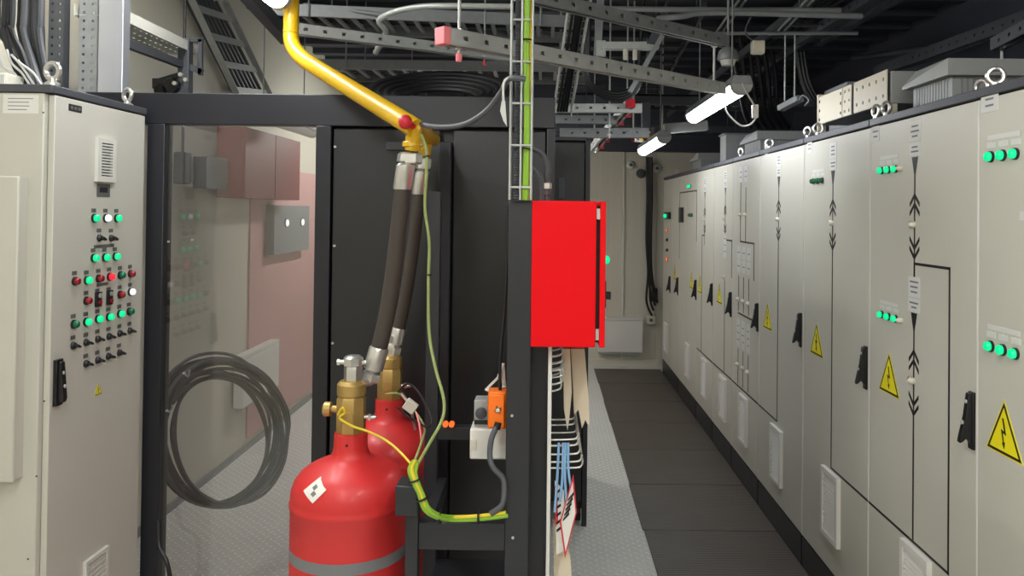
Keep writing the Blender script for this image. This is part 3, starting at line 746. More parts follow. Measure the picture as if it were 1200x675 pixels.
for (sx, sy, lab) in ((740, 193, 'small round white smoke detector, left one on the far wall'), (771, 197, 'small round white detector, right one on the far wall')):
    p = P(sx, sy, 8.9)
    r = thing('detector', p, lab, 'detector', 'detectors on the far wall')
    MB().lathe([(.05, 0), (.05, .02), (.035, .04), (.02, .045)], (p.x, 9.0, p.z), (0, -1, 0), 18).build('detector_base', 'white', r)
    MB().lathe([(.02, .045), (.018, .06), (.0, .062)], (p.x, 9.0, p.z), (0, -1, 0), 14).build('detector_head', 'grcab', r)
p = P(752, 203, 8.9)
tag(MB().lathe([(.05, 0), (.055, .03), (.04, .07), (.0, .075)], (p.x, 9.0, p.z), (0, -1, 0), 18).build('alarm_sounder', 'dgrey'), 'dark round sounder between the detectors on the far wall', 'sounder')

# ------------------------------------------------------------------ gas cylinders
def gas_cylinder(c, label, front=True):
    r = thing('gas_cylinder', (c.x, c.y, 0), label, 'gas cylinder', 'red extinguishing gas cylinders')
    R = .173; b = MB()
    prof = [(.15, .0), (.165, .012), (R, .03), (R, .640)]
    b.lathe([(.15, .0), (.166, .01), (R, .03), (R, .712)], (c.x, c.y, 0), n=48)
    b.m = 1; b.lathe([(R+.0005, .712), (R+.0005, .745)], (c.x, c.y, 0), n=48); b.m = 0
    b.lathe([(R, .745), (R, .858), (R+.003, .862), (R+.003, .870), (R, .875), (R, .886), (.170, .908), (.162, .930), (.147, .950), (.126, .966), (.100, .979), (.076, .988), (.060, .997), (.054, 1.008), (.050, 1.022), (.049, 1.066), (.04, 1.067)], (c.x, c.y, 0), n=48)
    b.build('shell', ['redcyl', 'ink'], r)
    b = MB(); x, y = c.x, c.y
    b.lathe([(.040, 1.062), (.044, 1.07), (.044, 1.168), (.040, 1.176)], (x, y, 0), n=8, ph=math.pi/8)
    b.lathe([(.040, 1.176), (.043, 1.18), (.043, 1.212), (.034, 1.222)], (x, y, 0), n=24)
    b.cyl((x-.03, y, 1.135), (x-.060, y, 1.135), .011, 12)
    b.lathe([(.020, .060), (.022, .062), (.022, .080), (.018, .084)], (x, y, 1.135), (-1, 0, 0), 18)
    b.lathe([(.012, .03), (.018, .05)], (x, y, 1.12), (0, -1, 0), 12)
    b.build('valve_body', 'brass', r, bevel=.001)
    b = MB(); b.lathe([(.026, 1.22), (.028, 1.224), (.028, 1.262), (.024, 1.268)], (x+.004, y, 0), n=6)
    b.lathe([(.030, 1.268), (.030, 1.290), (.02, 1.297), (0, 1.298)], (x+.004, y, 0), n=8)
    b.cyl((x-.036, y, 1.276), (x+.044, y, 1.276), .007, 10); b.lathe([(.010, .036), (.010, .044)], (x, y, 1.276), (-1, 0, 0), 6)
    b.build('valve_cap', 'silver', r)
    b = MB(); b.cyl((x+.04, y, 1.112), (x+.075, y, 1.112), .007, 10); b.lathe([(.011, .052), (.011, .060)], (x, y, 1.112), (1, 0, 0), 6)
    b.build('test_port', 'silver', r)
    b = MB(); b.cyl((x, y-.0485, 1.04), (x, y-.0515, 1.04), .004, 8); b.build('neck_hole', 'hole', r)
    return r
C1 = Vector((P(410, 600, 2.4).x, 2.4, 0)); C2 = Vector((P(456, 500, 2.83).x, 2.83, 0))
g1 = gas_cylinder(C1, 'front red gas cylinder with white sticker and grey band')
# sticker wrapped on the shoulder
b = MB(); sc_ = P(372, 563, 2.27)
n0 = Vector((sc_.x-C1.x, sc_.y-C1.y, .10)); a0 = math.atan2(sc_.y-C1.y, sc_.x-C1.x)
def sh(a, z, off=.0015):
    pr = [(.173, .886), (.170, .908), (.162, .930), (.147, .950), (.126, .966), (.100, .979)]
    for (r1, z1), (r2, z2) in zip(pr, pr[1:]):
        if z <= z2:
            rr = r1+(r2-r1)*(z-z1)/(z2-z1); break
    return Vector((C1.x+(rr+off)*math.cos(a), C1.y+(rr+off)*math.sin(a), z+off))
for i in range(4):
    for j in range(4):
        def sp(u, v): 
            aa = a0+.0+ (u-2)*.072+(v-2)*.05; zz = .938+(v-2)*.009-(u-2)*.006
            return sh(aa, zz)
        b.m = 1 if (i+j) % 3 == 0 and 0 < i < 3 and 0 < j < 3 else 0
        q4 = [sp(i, j), sp(i+1, j), sp(i+1, j+1), sp(i, j+1)]
        b._add(q4, [(0, 1, 2, 3)])
b.build('sticker', ['paper', 'ink'], g1)
# yellow seal wire of the front cylinder
b = MB(); b.tube(spl([P(396, 486, 2.34), P(401, 478, 2.33), P(404, 484, 2.335), P(398, 490, 2.34), P(412, 499, 2.33), P(432, 506, 2.32), P(452, 516, 2.25), P(467, 528, 2.2), P(481, 543, 2.16)], 8), .0035, 8)
tag(b.build('seal_wire', 'ycab'), 'thin yellow wire running from the front cylinder valve to the rack', 'wire')
gas_cylinder(C2, 'rear red gas cylinder, half hidden behind the front one')
# label plate lit pieces behind
b = MB(); b.tube(spl([P(452, 462, 2.72), P(470, 462, 2.7), P(485, 480, 2.6), P(497, 500, 2.5), P(495, 515, 2.3), P(486, 540, 2.17)], 8), .0035, 8)
tag(b.build('wire', 'gycab'), 'pale green wire curving from the rear cylinder valve to the rack', 'wire')
b = MB(); b.tube(spl([P(466, 460, 2.72), P(478, 450, 2.6), P(492, 462, 2.5), P(505, 490, 2.45), P(500, 500, 2.45), P(478, 488, 2.55), P(466, 478, 2.7)], 8), .0035, 8)
tag(b.build('wire', 'bcab'), 'thin black wire looping beside the rear cylinder neck', 'wire')
b = MB(); b.tube(spl([P(488, 484, 2.5), P(492, 500, 2.45), P(494, 520, 2.35)], 6), .003, 8)
tag(b.build('wire', 'pink'), 'short pink wire hanging right of the rear cylinder', 'wire')
r = thing('gauge', P(482, 480, 2.52), 'small pale pressure gauge on a bracket beside the rear cylinder', 'gauge')
c = P(481, 476, 2.52); b = MB(); b.obox(c, (.016, 0, -.012), (0, .012, 0), (.010, 0, .014)); b.build('gauge_body', 'offw', r, bevel=.003)
b = MB(); b.cyl(c+Vector((-.01, 0, .015)), c+Vector((-.03, 0, .04)), .006, 10); b.cyl(c, c+Vector((.0, .10, -.1)), .005, 8); b.build('gauge_stem', 'silver', r)

# hoses
def hose(pts, r, ferr, label, vend):
    root = thing('discharge_hose', pts[-1], label, 'hose', 'black discharge hoses')
    P_ = spl(pts, 10); b = MB().tube(P_, r, 16); b.build('hose_tube', 'hose', root)
    for (a, e, nut) in ferr:
        a = Vector(a); e = Vector(e); d = (e-a).normalized(); L = (e-a).length
        b = MB().lathe([(r*1.05, -.006), (r*1.17, 0), (r*1.17, L*.93), (r*.95, L), (r*.7, L+.006)], a, d, 20)
        b.build('ferrule', 'silver', root)
        b = MB().lathe([(r*.75, L+.004), (r*1.2, L+.008), (r*1.2, L+.030), (r*.9, L+.036)], a, d, 6)
        b.build('union_nut', 'silver', root)
    return root
h1 = [P(472, 219, 2.44), P(467.5, 262, 2.44), P(461, 320, 2.44), P(453, 370, 2.44), P(444, 409, 2.44)]
hose(h1, .0255, [(P(472, 220, 2.44), P(476, 192, 2.44), 1), (P(444, 409, 2.44), P(437, 434, 2.44), 1)], 'thicker black hose from the yellow pipe to the front cylinder', None)
h2 = [P(491, 225, 2.8), P(487, 265, 2.8), P(480, 320, 2.81), P(473, 360, 2.82), P(467, 387, 2.83)]
hose(h2, .0225, [(P(491, 226, 2.8), P(495, 200, 2.8), 1), (P(467, 386, 2.83), P(463, 404, 2.83), 1)], 'thinner black hose from the yellow pipe to the rear cylinder', None)
b = MB(); b.tube(spl([P(436, 438, 2.44), P(434, 446, 2.43), P(424, 449, 2.41), C1+Vector((.03, 0, 1.2))], 6), .015, 12)
tag(b.build('elbow_fitting', 'silver'), 'steel elbow joining the thick hose to the front valve', 'pipe fitting')
b = MB(); b.tube(spl([P(463, 404, 2.83), P(459, 418, 2.83), C2+Vector((.01, 0, 1.20))], 6), .013, 12)
tag(b.build('elbow_fitting', 'brass'), 'brass fitting joining the thin hose to the rear valve', 'pipe fitting')

# yellow pipe
root = thing('gas_pipe', P(487, 150, 2.4), 'yellow gas pipe coming from the ceiling down to the hoses', 'pipe')
top = P(340, 0, 3.2); xt = P(341, 42, 3.2)
pts = [Vector((xt.x, 3.2, ZC-.005)), Vector((xt.x, 3.2, xt.z+.05)), Vector((xt.x, 3.2, xt.z)), Vector((xt.x+.012, 3.185, xt.z-.04)), P(350, 64, 3.14), P(362, 74, 3.08), P(478, 145, 2.42), P(487, 151, 2.40)]
MB().tube(pts[:2]+spl(pts[2:6], 5)+pts[6:], .0305, 24).build('pipe_run', 'yel', root)
b = MB(); m0 = P(480, 146, 2.4)
b.cyl(P(483, 148, 2.40), P(508, 163, 2.88), .0255, 24); b.build('manifold', 'yel', root)
b = MB(); d = (pts[1]-pts[0]).normalized(); pp = Vector((xt.x, 3.2, xt.z+.012)); b.lathe([(.031, 0), (.033, .003), (.031, .006)], pp, n=24)
b.build('weld_seam', 'yel', root)
b = MB(); t1 = P(486, 150, 2.42)
b.cyl(t1, P(483, 176, 2.43), .025, 20, .023); b.lathe([(.030, 0), (.030, .012), (.027, .016)], P(483, 172, 2.43), (0, 0, 1), 20); b.build('branch_outlet', 'yel', root); b = MB()
t2 = P(500, 160, 2.8); b.cyl(t2, P(497, 184, 2.8), .022, 18); b.build('branch_outlet', 'yel', root)
b = MB(); p = P(483, 184, 2.44)
b.lathe([(.027, -.022), (.032, -.018), (.032, .008), (.027, .012)], p, (.04, 0, 1), 6); b.build('union_nut', 'silver', root); b = MB()
p = P(496, 190, 2.8); b.lathe([(.024, -.018), (.028, -.014), (.028, .010), (.024, .014)], p, (.04, 0, 1), 6)
b.build('union_nut', 'silver', root)
b = MB(); p = P(475, 143, 2.345)
b.lathe([(0, -.022), (.010, -.020), (.018, -.012), (.0215, 0), (.018, .012), (.010, .020), (0, .022)], p, (0, 0, 1), 20); b.cyl(p, P(484, 148, 2.38), .010, 12)
b.build('red_cap', 'redc', root, label='round red knob on the pipe')

# green-yellow earth cable hanging from the pipe
b = MB(); b.tube(spl([P(494, 158, 2.36), P(500, 178, 2.34), P(499, 215, 2.34), P(498, 245, 2.34), P(503, 285, 2.33), P(502, 330, 2.32), P(503, 390, 2.3), P(510, 430, 2.26), P(520, 468, 2.2), P(518, 492, 2.17), P(503, 520, 2.15), P(490, 543, 2.14), P(484, 552, 2.135)], 10), .0045, 8)
b.m = 1
for (sx, sy, yy) in ((500, 183, 2.34), (503, 322, 2.32)): b.ring(P(sx, sy, yy), (0, 0, 1), .006, .0025, 10, 6)
tag(b.build('earth_cable', ['gycab', 'plast']), 'thin green earth cable hanging from the yellow pipe to the rack', 'cable')

# ------------------------------------------------------------------ front rack, boxes, red box
YR = 2.2
xa, xb = P(593.5, 450, YR).x, P(621.5, 450, YR).x
zt = P(608, 236, YR).z
root = thing('steel_rack', (xa, YR+.2, 0), 'dark steel rack with a thick post under the wire basket and a low cross bar', 'rack')
MB().box(xa, xb, YR, YR+.06, 0, zt).build('post', 'black', root, bevel=.003)
xc = P(475, 640, YR).x; xd = P(490, 640, YR).x
zc1 = P(540, 613, YR).z; zc0 = P(540, 645, YR).z
MB().box(xd, xa, YR+.0, YR+.05, zc0, zc1).build('cross_bar', 'black', root, bevel=.002)
MB().box(xc, xd, YR-.005, YR+.035, 0, P(480, 590, YR).z).build('post', 'black', root, bevel=.002)
MB().box(P(463, 590, 2.12).x, P(490, 590, 2.12).x, 2.12, YR+.0, P(480, 605, 2.12).z, P(480, 570, 2.12).z).build('bracket', 'black', root, bevel=.003)
MB().box(xd, xd+.03, YR+.05, 2.6, zc0+.01, zc1-.01).build('side_bar', 'black', root, bevel=.002)
xe0, xe1 = P(500, 400, 2.6).x, P(515, 400, 2.6).x
MB().box(xe0, xe1, 2.58, 2.62, 0, 1.80).build('rear_post', 'black', root, bevel=.002)
MB().box(xe1, xb, 2.58, 2.62, P(550, 514, 2.6).z, P(550, 499, 2.6).z).build('rear_bar', 'black', root, bevel=.002)
MB().box(xe1, xb, 2.3, 2.6, P(550, 655, 2.6).z-.03, P(550, 655, 2.6).z).build('shelf', 'blackp', root, bevel=.002)
for (sx, sy) in ((600, 487), (601, 630)):
    p = P(sx, sy, YR); MB().cyl((p.x, YR, p.z), (p.x, YR-.003, p.z), .004, 10).build('bolt', 'silver', root)
b = MB(); p = P(525, 497, 2.57)
b.cyl((p.x-.008, 2.58, p.z), (p.x-.008, 2.562, p.z), .009, 12); b.cyl((p.x+.012, 2.58, p.z), (p.x+.012, 2.562, p.z), .009, 12)
b.build('indicator', 'oL', root, label='two small glowing orange indicators')

# bundled green cables on the cross bar
cab = thing('earth_cable_bundle', P(540, 608, YR-.02), 'bundle of bright green earth cables lying on the low rack bar', 'cable bundle')
b = MB()
for k in range(6):
    dx = random.uniform(-.010, .010); dz = random.uniform(-.008, .008); dy = random.uniform(-.008, .008); o_ = Vector((dx, dy, dz)); o2 = Vector((dx, dy*.3, dz))
    b.m = 1 if k == 5 else 0
    b.tube(spl([P(487, 540, 2.135)+o_*.6, P(483, 550, 2.13)+o_, P(486, 562, 2.12)+o_, P(493, 578, 2.11)+o2*.7, P(499, 594, 2.105)+o2*.9, P(512, 604, 2.12)+o2*.7, P(530, 607, 2.165)+o2*.8, P(560, 606, 2.17)+o2*.8, P(592, 602, 2.175)+o2*.8], 8), .0055, 8)
b.build('cables', ['gcab', 'ycab'], cab)
for (sx, sy, yy, ax) in ((486, 562, 2.12, (.3, 0, -1)), (495, 584, 2.11, (.4, 0, -1)), (516, 605, 2.135, (1, 0, 0)), (561, 606, 2.17, (1, 0, 0))):
    MB().ring(P(sx, sy, yy), ax, .0165, .003, 14, 6).build('cable_tie', 'plast', cab)

# boxes at the left of the post
r = thing('orange_box', P(581, 500, 2.3), 'orange plastic junction box on the left side of the rack post', 'junction box')
p0 = P(572, 459, 2.24); p1 = P(591, 503, 2.24)
MB().box(p0.x, xa+.0-.001, 2.24, 2.30, p1.z, p0.z).build('box_body', 'orange', r, bevel=.005)
MB().box(p0.x+.004, xa-.006, 2.232, 2.24, p1.z+.006, p0.z-.006).build('lid', 'orange', r, bevel=.003)
p = P(583.5, 480, 2.23); b = MB()
for k in range(4):
    a = k*math.pi/2+.4; b.obox((p.x, 2.229, p.z), (math.cos(a)*.009, 0, math.sin(a)*.009), (0, .003, 0), (-math.sin(a)*.003, 0, math.cos(a)*.003))
b.cyl((p.x, 2.232, p.z), (p.x, 2.222, p.z), .006, 10); b.build('screw_knob', 'cream', r)
p = P(583, 497, 2.235); MB().cyl(P(584, 495, 2.225), P(582, 503, 2.222), .010, 12).build('cable_gland', 'plast', r)
o = MB().tube(spl([P(582, 500, 2.222), P(576, 514, 2.21), P(574, 534, 2.2), P(578, 548, 2.19), P(589, 560, 2.19), P(591, 575, 2.18), P(588, 592, 2.17), P(575, 602, 2.17)], 8), .008, 10).build('cable', 'grcab')
tag(o, 'grey cable looping down from the orange junction box', 'cable')
r = thing('switch_box', P(572, 535, 2.34), 'white box with sloping side below the orange box', 'switch box')
q0 = P(551, 536, 2.34); q1 = P(592, 501, 2.34)
MB().box(q0.x, xa-.001, 2.32, 2.42, q0.z, q1.z).build('box_body', 'white', r, bevel=.005)
MB().box(q0.x+.004, q0.x+.02, 2.312, 2.32, q0.z+.03, q1.z-.03).build('end_plate', 'offw', r)
r = thing('meter_box', P(563, 500, 2.36), 'grey and white device with a dark round dial left of the orange box', 'meter')
q0 = P(556, 500, 2.36); q1 = P(574, 467, 2.36)
MB().box(q0.x, q1.x, 2.34, 2.40, q1.z-.085, q1.z).build('meter_body', 'hood', r, bevel=.004)
p = P(564, 484, 2.34); MB().lathe([(.017, 0), (.017, .006), (.013, .008), (0, .009)], (p.x, 2.34, p.z), (0, -1, 0), 20).build('dial', 'dgrey', r)
MB().box(q0.x+.001, q1.x-.004, 2.336, 2.34, P(560, 497, 2.34).z, P(560, 492, 2.34).z).build('blue_stripe', 'plast', r)
b = MB(); b.beam(P(569, 457, 2.31), P(583, 443, 2.31), .012, .006); b.beam(P(583, 443, 2.31), P(590, 426, 2.31), .012, .006); b.beam(P(570, 457, 2.31), P(592, 456, 2.33), .02, .004); b.beam(P(589, 426, 2.31), P(591, 455, 2.33), .012, .005)
tag(b.build('cable_bracket', 'white'), 'thin white bracket above the orange junction box', 'bracket')
o = MB().tube(spl([P(596, 240, 2.27), P(594, 320, 2.27), P(591, 370, 2.265), P(588, 400, 2.26), P(586, 430, 2.26), P(586, 459, 2.26)], 8), .0045, 8).build('cable', 'bcab')
tag(o, 'thin black cable running down the left side of the rack post', 'cable')

# red box
YD = 2.2
x0 = P(622.5, 320, YD).x; x1 = P(698.5, 320, YD).x; x2 = P(703, 320, YD).x; x3 = P(709.5, 320, YD).x
z1 = P(660, 235.5, YD).z; z0 = P(660, 407, YD).z
root = thing('red_box', ((x0+x3)/2, YD+.19, z0), 'bright red fire control box fixed beside the top of the rack post', 'fire control box')
MB().box(x0, x1, YD, YD+.38, z0, z1).build('box_body', 'redbox', root, bevel=.003)
MB().box(x1-.002, x2, YD+.015, YD+.37, z0+.012, z1-.012).build('door_seal', 'hole', root)
dr = MB().box(x2, x3, YD-.002, YD+.382, z0, z1).build('box_door', 'redbox', root, bevel=.002)
b = MB(); b.box(x1+.001, x2-.001, YD+.004, YD+.03, z0+.02, z0+.05); b.build('hinge', 'galv', root); b = MB(); b.box(x1+.001, x2-.001, YD+.004, YD+.03, z1-.05, z1-.02); b.build('hinge', 'galv', root)
p = P(711, 345, YD+.1); b = MB(); b.box(x3, x3+.008, YD+.07, YD+.10, p.z-.035, p.z+.04); b.cyl((x3+.006, YD+.085, p.z), (x3+.022, YD+.085, p.z), .010, 12); b.box(x3+.010, x3+.022, YD+.075, YD+.095, p.z-.012, p.z+.006)
b.build('lock_handle', 'plast', dr)
p = P(711, 305, YD+.1); door_lamp(dr, (x3, YD+.12, p.z), 'gL', .013, 1)

# white board below the red box with wire holders and papers
xb0 = P(641.5, 500, 2.25).x; xb1 = P(646, 500, 2.25).x
zb1 = z0-.003
root = thing('document_board', ((xb0+xb1)/2, 2.42, 0), 'white board seen edge on under the red box, with wire document holders', 'board')
MB().box(xb0, xb1, 2.25, 2.62, .35, zb1).build('board_sheet', 'white', root, bevel=.002)
MB().box(xb0-.05, xb0, 2.3, 2.62, .0, zb1).build('board_backing', 'black', root)
def holder(yy, ppy, dxs, label):
    rr = MB()
    n = len(ppy)
    for k, (py, x_) in enumerate(zip(ppy, dxs)):
        z = P(650, py, yy).z; X2 = P(x_, py, yy).x; yk = yy+.0
        rr.tube(spl([(xb1, yk, z-.006), (X2-.02, yk, z-.004), (X2-.004, yk, z+.002), (X2, yk, z+.016)], 5), .0028, 8)
        rr.tube(spl([(xb1, yk+.22, z-.006), (X2-.02, yk+.22, z-.004), (X2-.004, yk+.22, z+.002), (X2, yk+.22, z+.016)], 5), .0028, 8)
        rr.cyl((X2-.001, yk-.002, z+.014), (X2-.001, yk+.222, z+.014), .0028, 8)
    return rr.build('wire_holder', 'silver', root)
holder(2.28, (513, 520, 530, 539, 546), (678, 678, 680, 682, 683), '')
holder(2.32, (415, 424, 432, 440, 448, 456), (660, 660, 661, 661, 660, 658), '')
def sheet(pts, mats_, label, cat, t=.002, name='paper_sheet', pattern=None):
    b = MB(); b.prism(pts, (0, t, 0))
    if pattern: pattern(b)
    return tag(b.build(name, mats_, smooth=False), label, cat)
def PP(a, yy): return [P(x, y, yy) for x, y in a]
sheet(PP([(660, 409), (668, 409), (670, 460), (667, 492), (665, 505), (661, 480)], 2.36), 'papery', 'narrow cream paper hanging in the upper wire holder', 'paper', .03)
sheet(PP([(669, 409), (685, 409), (690, 470), (691, 502), (686, 492), (682, 502), (678, 480), (673, 486)], 2.40), 'papery', 'wider cream papers with ragged ends hanging under the red box', 'paper', .03)
b = MB()
for (a, bb, c_) in (((655, 519), (653, 560), (650, 600)), ((660, 519), (659, 560), (656, 588)), ((666, 519), (666, 550), (669, 570)), ((663, 519), (662, 555), (664, 590))):
    b.tube(spl([P(a[0], a[1], 2.27), P(bb[0], bb[1], 2.265), P(c_[0], c_[1], 2.26)], 6), .0038, 6)
tag(b.build('ribbon', 'blue'), 'pale blue ribbons hanging from the lower wire holder', 'ribbon')
def pat(b):
    yy = 2.238
    b.m = 1
    A = [(672, 556), (676, 600), (662, 655), (656, 612)]
    cx_ = sum(a[0] for a in A)/4; cy_ = sum(a[1] for a in A)/4
    for i in range(4):
        a, c = A[i], A[(i+1) % 4]; k = .16
        ai = (a[0]+(cx_-a[0])*k, a[1]+(cy_-a[1])*k); ci = (c[0]+(cx_-c[0])*k, c[1]+(cy_-c[1])*k)
        b.prism([P(a[0], a[1], yy), P(c[0], c[1], yy), P(ci[0], ci[1], yy), P(ai[0], ai[1], yy)], (0, .0008, 0))
    b.m = 2
    for k in range(5):
        t = .22+k*.13; xx = 671-(t*11); y0_ = 575+t*45
        b.prism([P(xx-3.4, y0_+3, yy), P(xx-3.0, y0_, yy), P(xx+4.0, y0_-9, yy), P(xx+4.2, y0_-5, yy)], (0, .0008, 0))
sheet(PP([(672, 556), (676, 600), (662, 655), (656, 612)], 2.24), ['paper', 'redp', 'inkd'], 'tilted white card with red border and black print in the lower holder', 'card', .0016, 'printed_card', pat)
def pat2(b):
    b.m = 1; yy = 2.268
    b.prism(PP([(650, 570), (653, 568), (654, 612), (651, 618)], yy), (0, .001, 0)); b.m = 2
    for k in range(6): b.prism(PP([(652, 576+k*9), (657, 572+k*9), (657.5, 575+k*9), (652.3, 579+k*9)], yy), (0, .001, 0))
sheet(PP([(650, 563), (661, 575), (663, 645), (652, 650)], 2.27), ['paper', 'redp', 'inkd'], 'white printed sheet with a red stripe behind the tilted card', 'paper', .002, 'paper_sheet', pat2)
sheet(PP([(648, 612), (654, 620), (668, 650), (672, 700), (676, 740), (650, 740)], 2.30), 'papery', 'cream paper bag hanging at the bottom of the white board', 'paper', .03, 'paper_sheet')

# cables entering the red box from above
for i, (pts, lab) in enumerate(((((618, 172), (630, 176), (638, 184), (642, 198), (641, 216), (641, 236)), 'thick grey conduit bending down into the red box top'),
                               (((618, 193), (628, 200), (634, 212), (636, 224), (636, 236)), 'lower grey conduit curving to the red box top'))):
    o = MB().tube(spl([P(x, y, 2.3) for x, y in pts], 8), .0085, 10).build('conduit', 'grcab'); tag(o, lab, 'conduit')
r = thing('cable_gland', P(641, 236, 2.3), 'silver cable gland at the end of the bent conduit', 'cable gland')
p = P(638, 213, 2.29); MB().lathe([(.010, -.01), (.014, -.008), (.014, .008), (.010, .01)], P(641, 218, 2.3), (0, 0, 1), 6).build('gland_nut', 'silver', r)
MB().lathe([(.010, -.028), (.012, -.026), (.012, -.012)], P(641, 218, 2.3), (0, 0, 1), 12).build('gland_body', 'grcab', r)

# ------------------------------------------------------------------ wire basket risers
def basket(root_name, pts, wd, dv, width, depth, pitch, wire, label, matn='galv', nw=3, nd=2):
    """pts: two end points; wd: width direction; dv: depth direction"""
    r = thing(root_name, pts[0], label, 'wire basket tray')
    a = Vector(pts[0]); e = Vector(pts[1]); d = (e-a).normalized(); L = (e-a).length
    wd = Vector(wd).normalized(); dv = Vector(dv).normalized()
    b = MB()
    for i in range(nw): o_ = wd*width*(i/(nw-1)-.5); b.cyl(a+o_, e+o_, wire, 8)
    for s in (-.5, .5):
        for j in range(1, nd+1): o_ = wd*width*s - dv*depth*j/nd; b.cyl(a+o_, e+o_, wire, 8)
    n = int(L/pitch)
    for i in range(n+1):
        c = a+d*(pitch*.3+pitch*i)
        if (c-a).length > L: break
        b.tube([c+wd*width*-.5-dv*depth, c-wd*width*.5, c+wd*width*.5, c+wd*width*.5-dv*depth], wire, 6)
    b.build('wire_mesh', matn, r)
    return r
YK = 2.17
a = P(609.5, 235, YK); e = Vector((a.x, YK, ZC-.005))
a = Vector((a.x, YK, a.z+.002))
wk = P(622, 200, YK).x-P(597, 200, YK).x
basket('wire_basket_riser', [a, e], (1, 0, 0), (0, -1, 0), wk, .04, .115, .003, 'vertical silver wire basket standing on the rack post, carrying green cables')
# contents
o = MB().tube([Vector((a.x-.008, YK+.020, a.z+.0)), Vector((a.x-.008, YK+.020, 2.4)), Vector((a.x-.008, YK+.020, ZC-.005))], .0115, 14).build('conduit', 'corr'); tag(o, 'black corrugated conduit inside the vertical wire basket', 'conduit')
for k in range(4):
    dx = .0095+.006*(k % 2)+.002*k; 
    pts = [Vector((a.x+dx+random.uniform(-.003, .003), YK+.010+.007*(k//2)+random.uniform(-.002, .002), z)) for z in (a.z, a.z+.2, a.z+.4, a.z+.6, a.z+.9, ZC-.005)]
    o = MB().tube(spl(pts, 6), .0052 if k < 3 else .0045, 8).build('earth_cable', 'gcab' if k not in (3,) else 'ycab')
    tag(o, ('front left bright green earth cable in the vertical basket', 'front right bright green earth cable in the vertical basket', 'rear bright green earth cable in the vertical basket', 'yellow cable among the green ones in the vertical basket')[k], 'cable', 'green cables in the vertical basket')
b = MB()
for z in (a.z+.14, a.z+.44, a.z+.72): b.ring((a.x+.016, YK+.012, z), (0.1, 0, 1), .016, .0025, 14, 6)
tag(b.build('cable_tie', 'plast'), 'black ties around the green cables in the vertical basket', 'cable tie')
# grey cable from the pipe to the basket
o = MB().tube(spl([P(484, 139, 2.45), P(495, 146, 2.4), P(519, 149, 2.35), P(546, 145, 2.3), P(570, 130, 2.25), P(586, 110, 2.2), P(594, 95, 2.15), P(603, 91, 2.12), P(616, 93, 2.12)], 8), .008, 10).build('cable', 'grcab')
tag(o, 'dark grey cable sagging from the yellow pipe to the wire basket', 'cable')
r = thing('earth_strap', P(592, 148, 2.14), 'thin white cable with a tag beside the vertical basket', 'cable')
MB().tube(spl([P(602, 91, 2.13), P(594, 92, 2.13), P(590, 100, 2.13), P(590, 118, 2.13)], 8), .0035, 8).build('cable', 'wcab', r)
b = MB(); b.prism([P(588, 118, 2.13), P(592, 118, 2.13), P(594, 148, 2.13), P(590, 142, 2.13), P(586, 130, 2.13)], (0, .004, 0)); b.build('tag', 'wcab', r)

# ------------------------------------------------------------------ struts, rods and trays overhead
def strut(p0, p1, label, w=.041, h=.041, cap=None, matn='galv', grp='perforated steel struts', pitch=.085, hl=.018, hw=.014):
    p0 = Vector(p0); p1 = Vector(p1); d = p1-p0; L = d.length; d.normalize()
    up = Vector((0, 0, 1))
    if abs(d.z) > .9: up = Vector((0, 1, 0))
    a = d.cross(up).normalized(); up = a.cross(d).normalized()
    r = thing('strut', p0, label, 'steel strut', grp); b = MB()
    b.perf(p0-a*w/2-up*h/2, d, up, L, h, .003, pitch, hl, hw)
    b.perf(p0+a*w/2-up*h/2, d, up, L, h, .003, pitch, hl, hw)
    b.obox(p0+d*L/2+up*h/2, d*L/2, a*(w/2+.0015), up*.0015)
    b.obox(p0+d*L/2-up*h/2-a*w*.36, d*L/2, a*w*.14, up*.0015); b.obox(p0+d*L/2-up*h/2+a*w*.36, d*L/2, a*w*.14, up*.0015)
    b.build('channel', matn, r)
    if cap:
        b = MB().obox(p0-d*.010, d*.014, a*(w/2+.003), up*(h/2+.003)); b.build('end_cap', cap, r, bevel=.003)
    return r
s1a, s1b = P(522, 43, 2.42), P(846, 104, 3.55)
strut(s1a, s1b, 'long perforated strut with a pink end cap, left of the wire basket', .041, .048, 'pink')
s2a, s2b = P(345, 34, 3.5), P(622, 70, 4.1)
strut(s2a, s2b, 'perforated strut running behind the yellow pipe and the pink capped one', .041, .045)
s3a, s3b = P(606, -8, 2.8), P(850, 49, 3.55)
strut(s3a, s3b, 'perforated strut near the top of the frame right of the wire basket', .041, .045, None, 'galvd')
def rod(p, ztop, zbot, label, r_=.005, nutz=(), capc=None, matn='galv', grp='threaded hanger rods'):
    r = thing('hanger_rod', (p.x, p.y, zbot), label, 'hanger rod', grp)
    MB().cyl((p.x, p.y, zbot), (p.x, p.y, ztop), r_, 10).build('rod', matn, r)
    for z in nutz: MB().lathe([(r_*1.7, -.006), (r_*2.4, -.004), (r_*2.4, .004), (r_*1.7, .006)], (p.x, p.y, z), (0, 0, 1), 6).build('nut', 'silver', r)
    if capc: MB().lathe([(r_*1.6, 0), (r_*2, .004), (r_*2, .022), (r_*1.2, .026)], (p.x, p.y, zbot-.022), (0, 0, 1), 12).build('rod_cap', capc, r)
p = P(538, 46, 2.47)
rod(p, ZC-.002, P(538, 64, 2.47).z, 'thin hanger rod with a pink tip through the pink capped strut', .005, (P(538, 36, 2.47).z, P(538, 57, 2.47).z), 'pink')
p = P(837, 60, 3.53); rod(p, P(837, 45, 3.53).z, P(837, 107, 3.53).z, 'hanger rod joining the two strut ends above the lit lamp', .006, (P(837, 54, 3.53).z,))
p = P(568, 50, 3.9); rod(p, ZC-.05, P(567, 72, 3.9).z, 'dull thin hanger rod right of the pink tipped one', .004, (P(567, 66, 3.9).z,), 'redc', 'galvd')

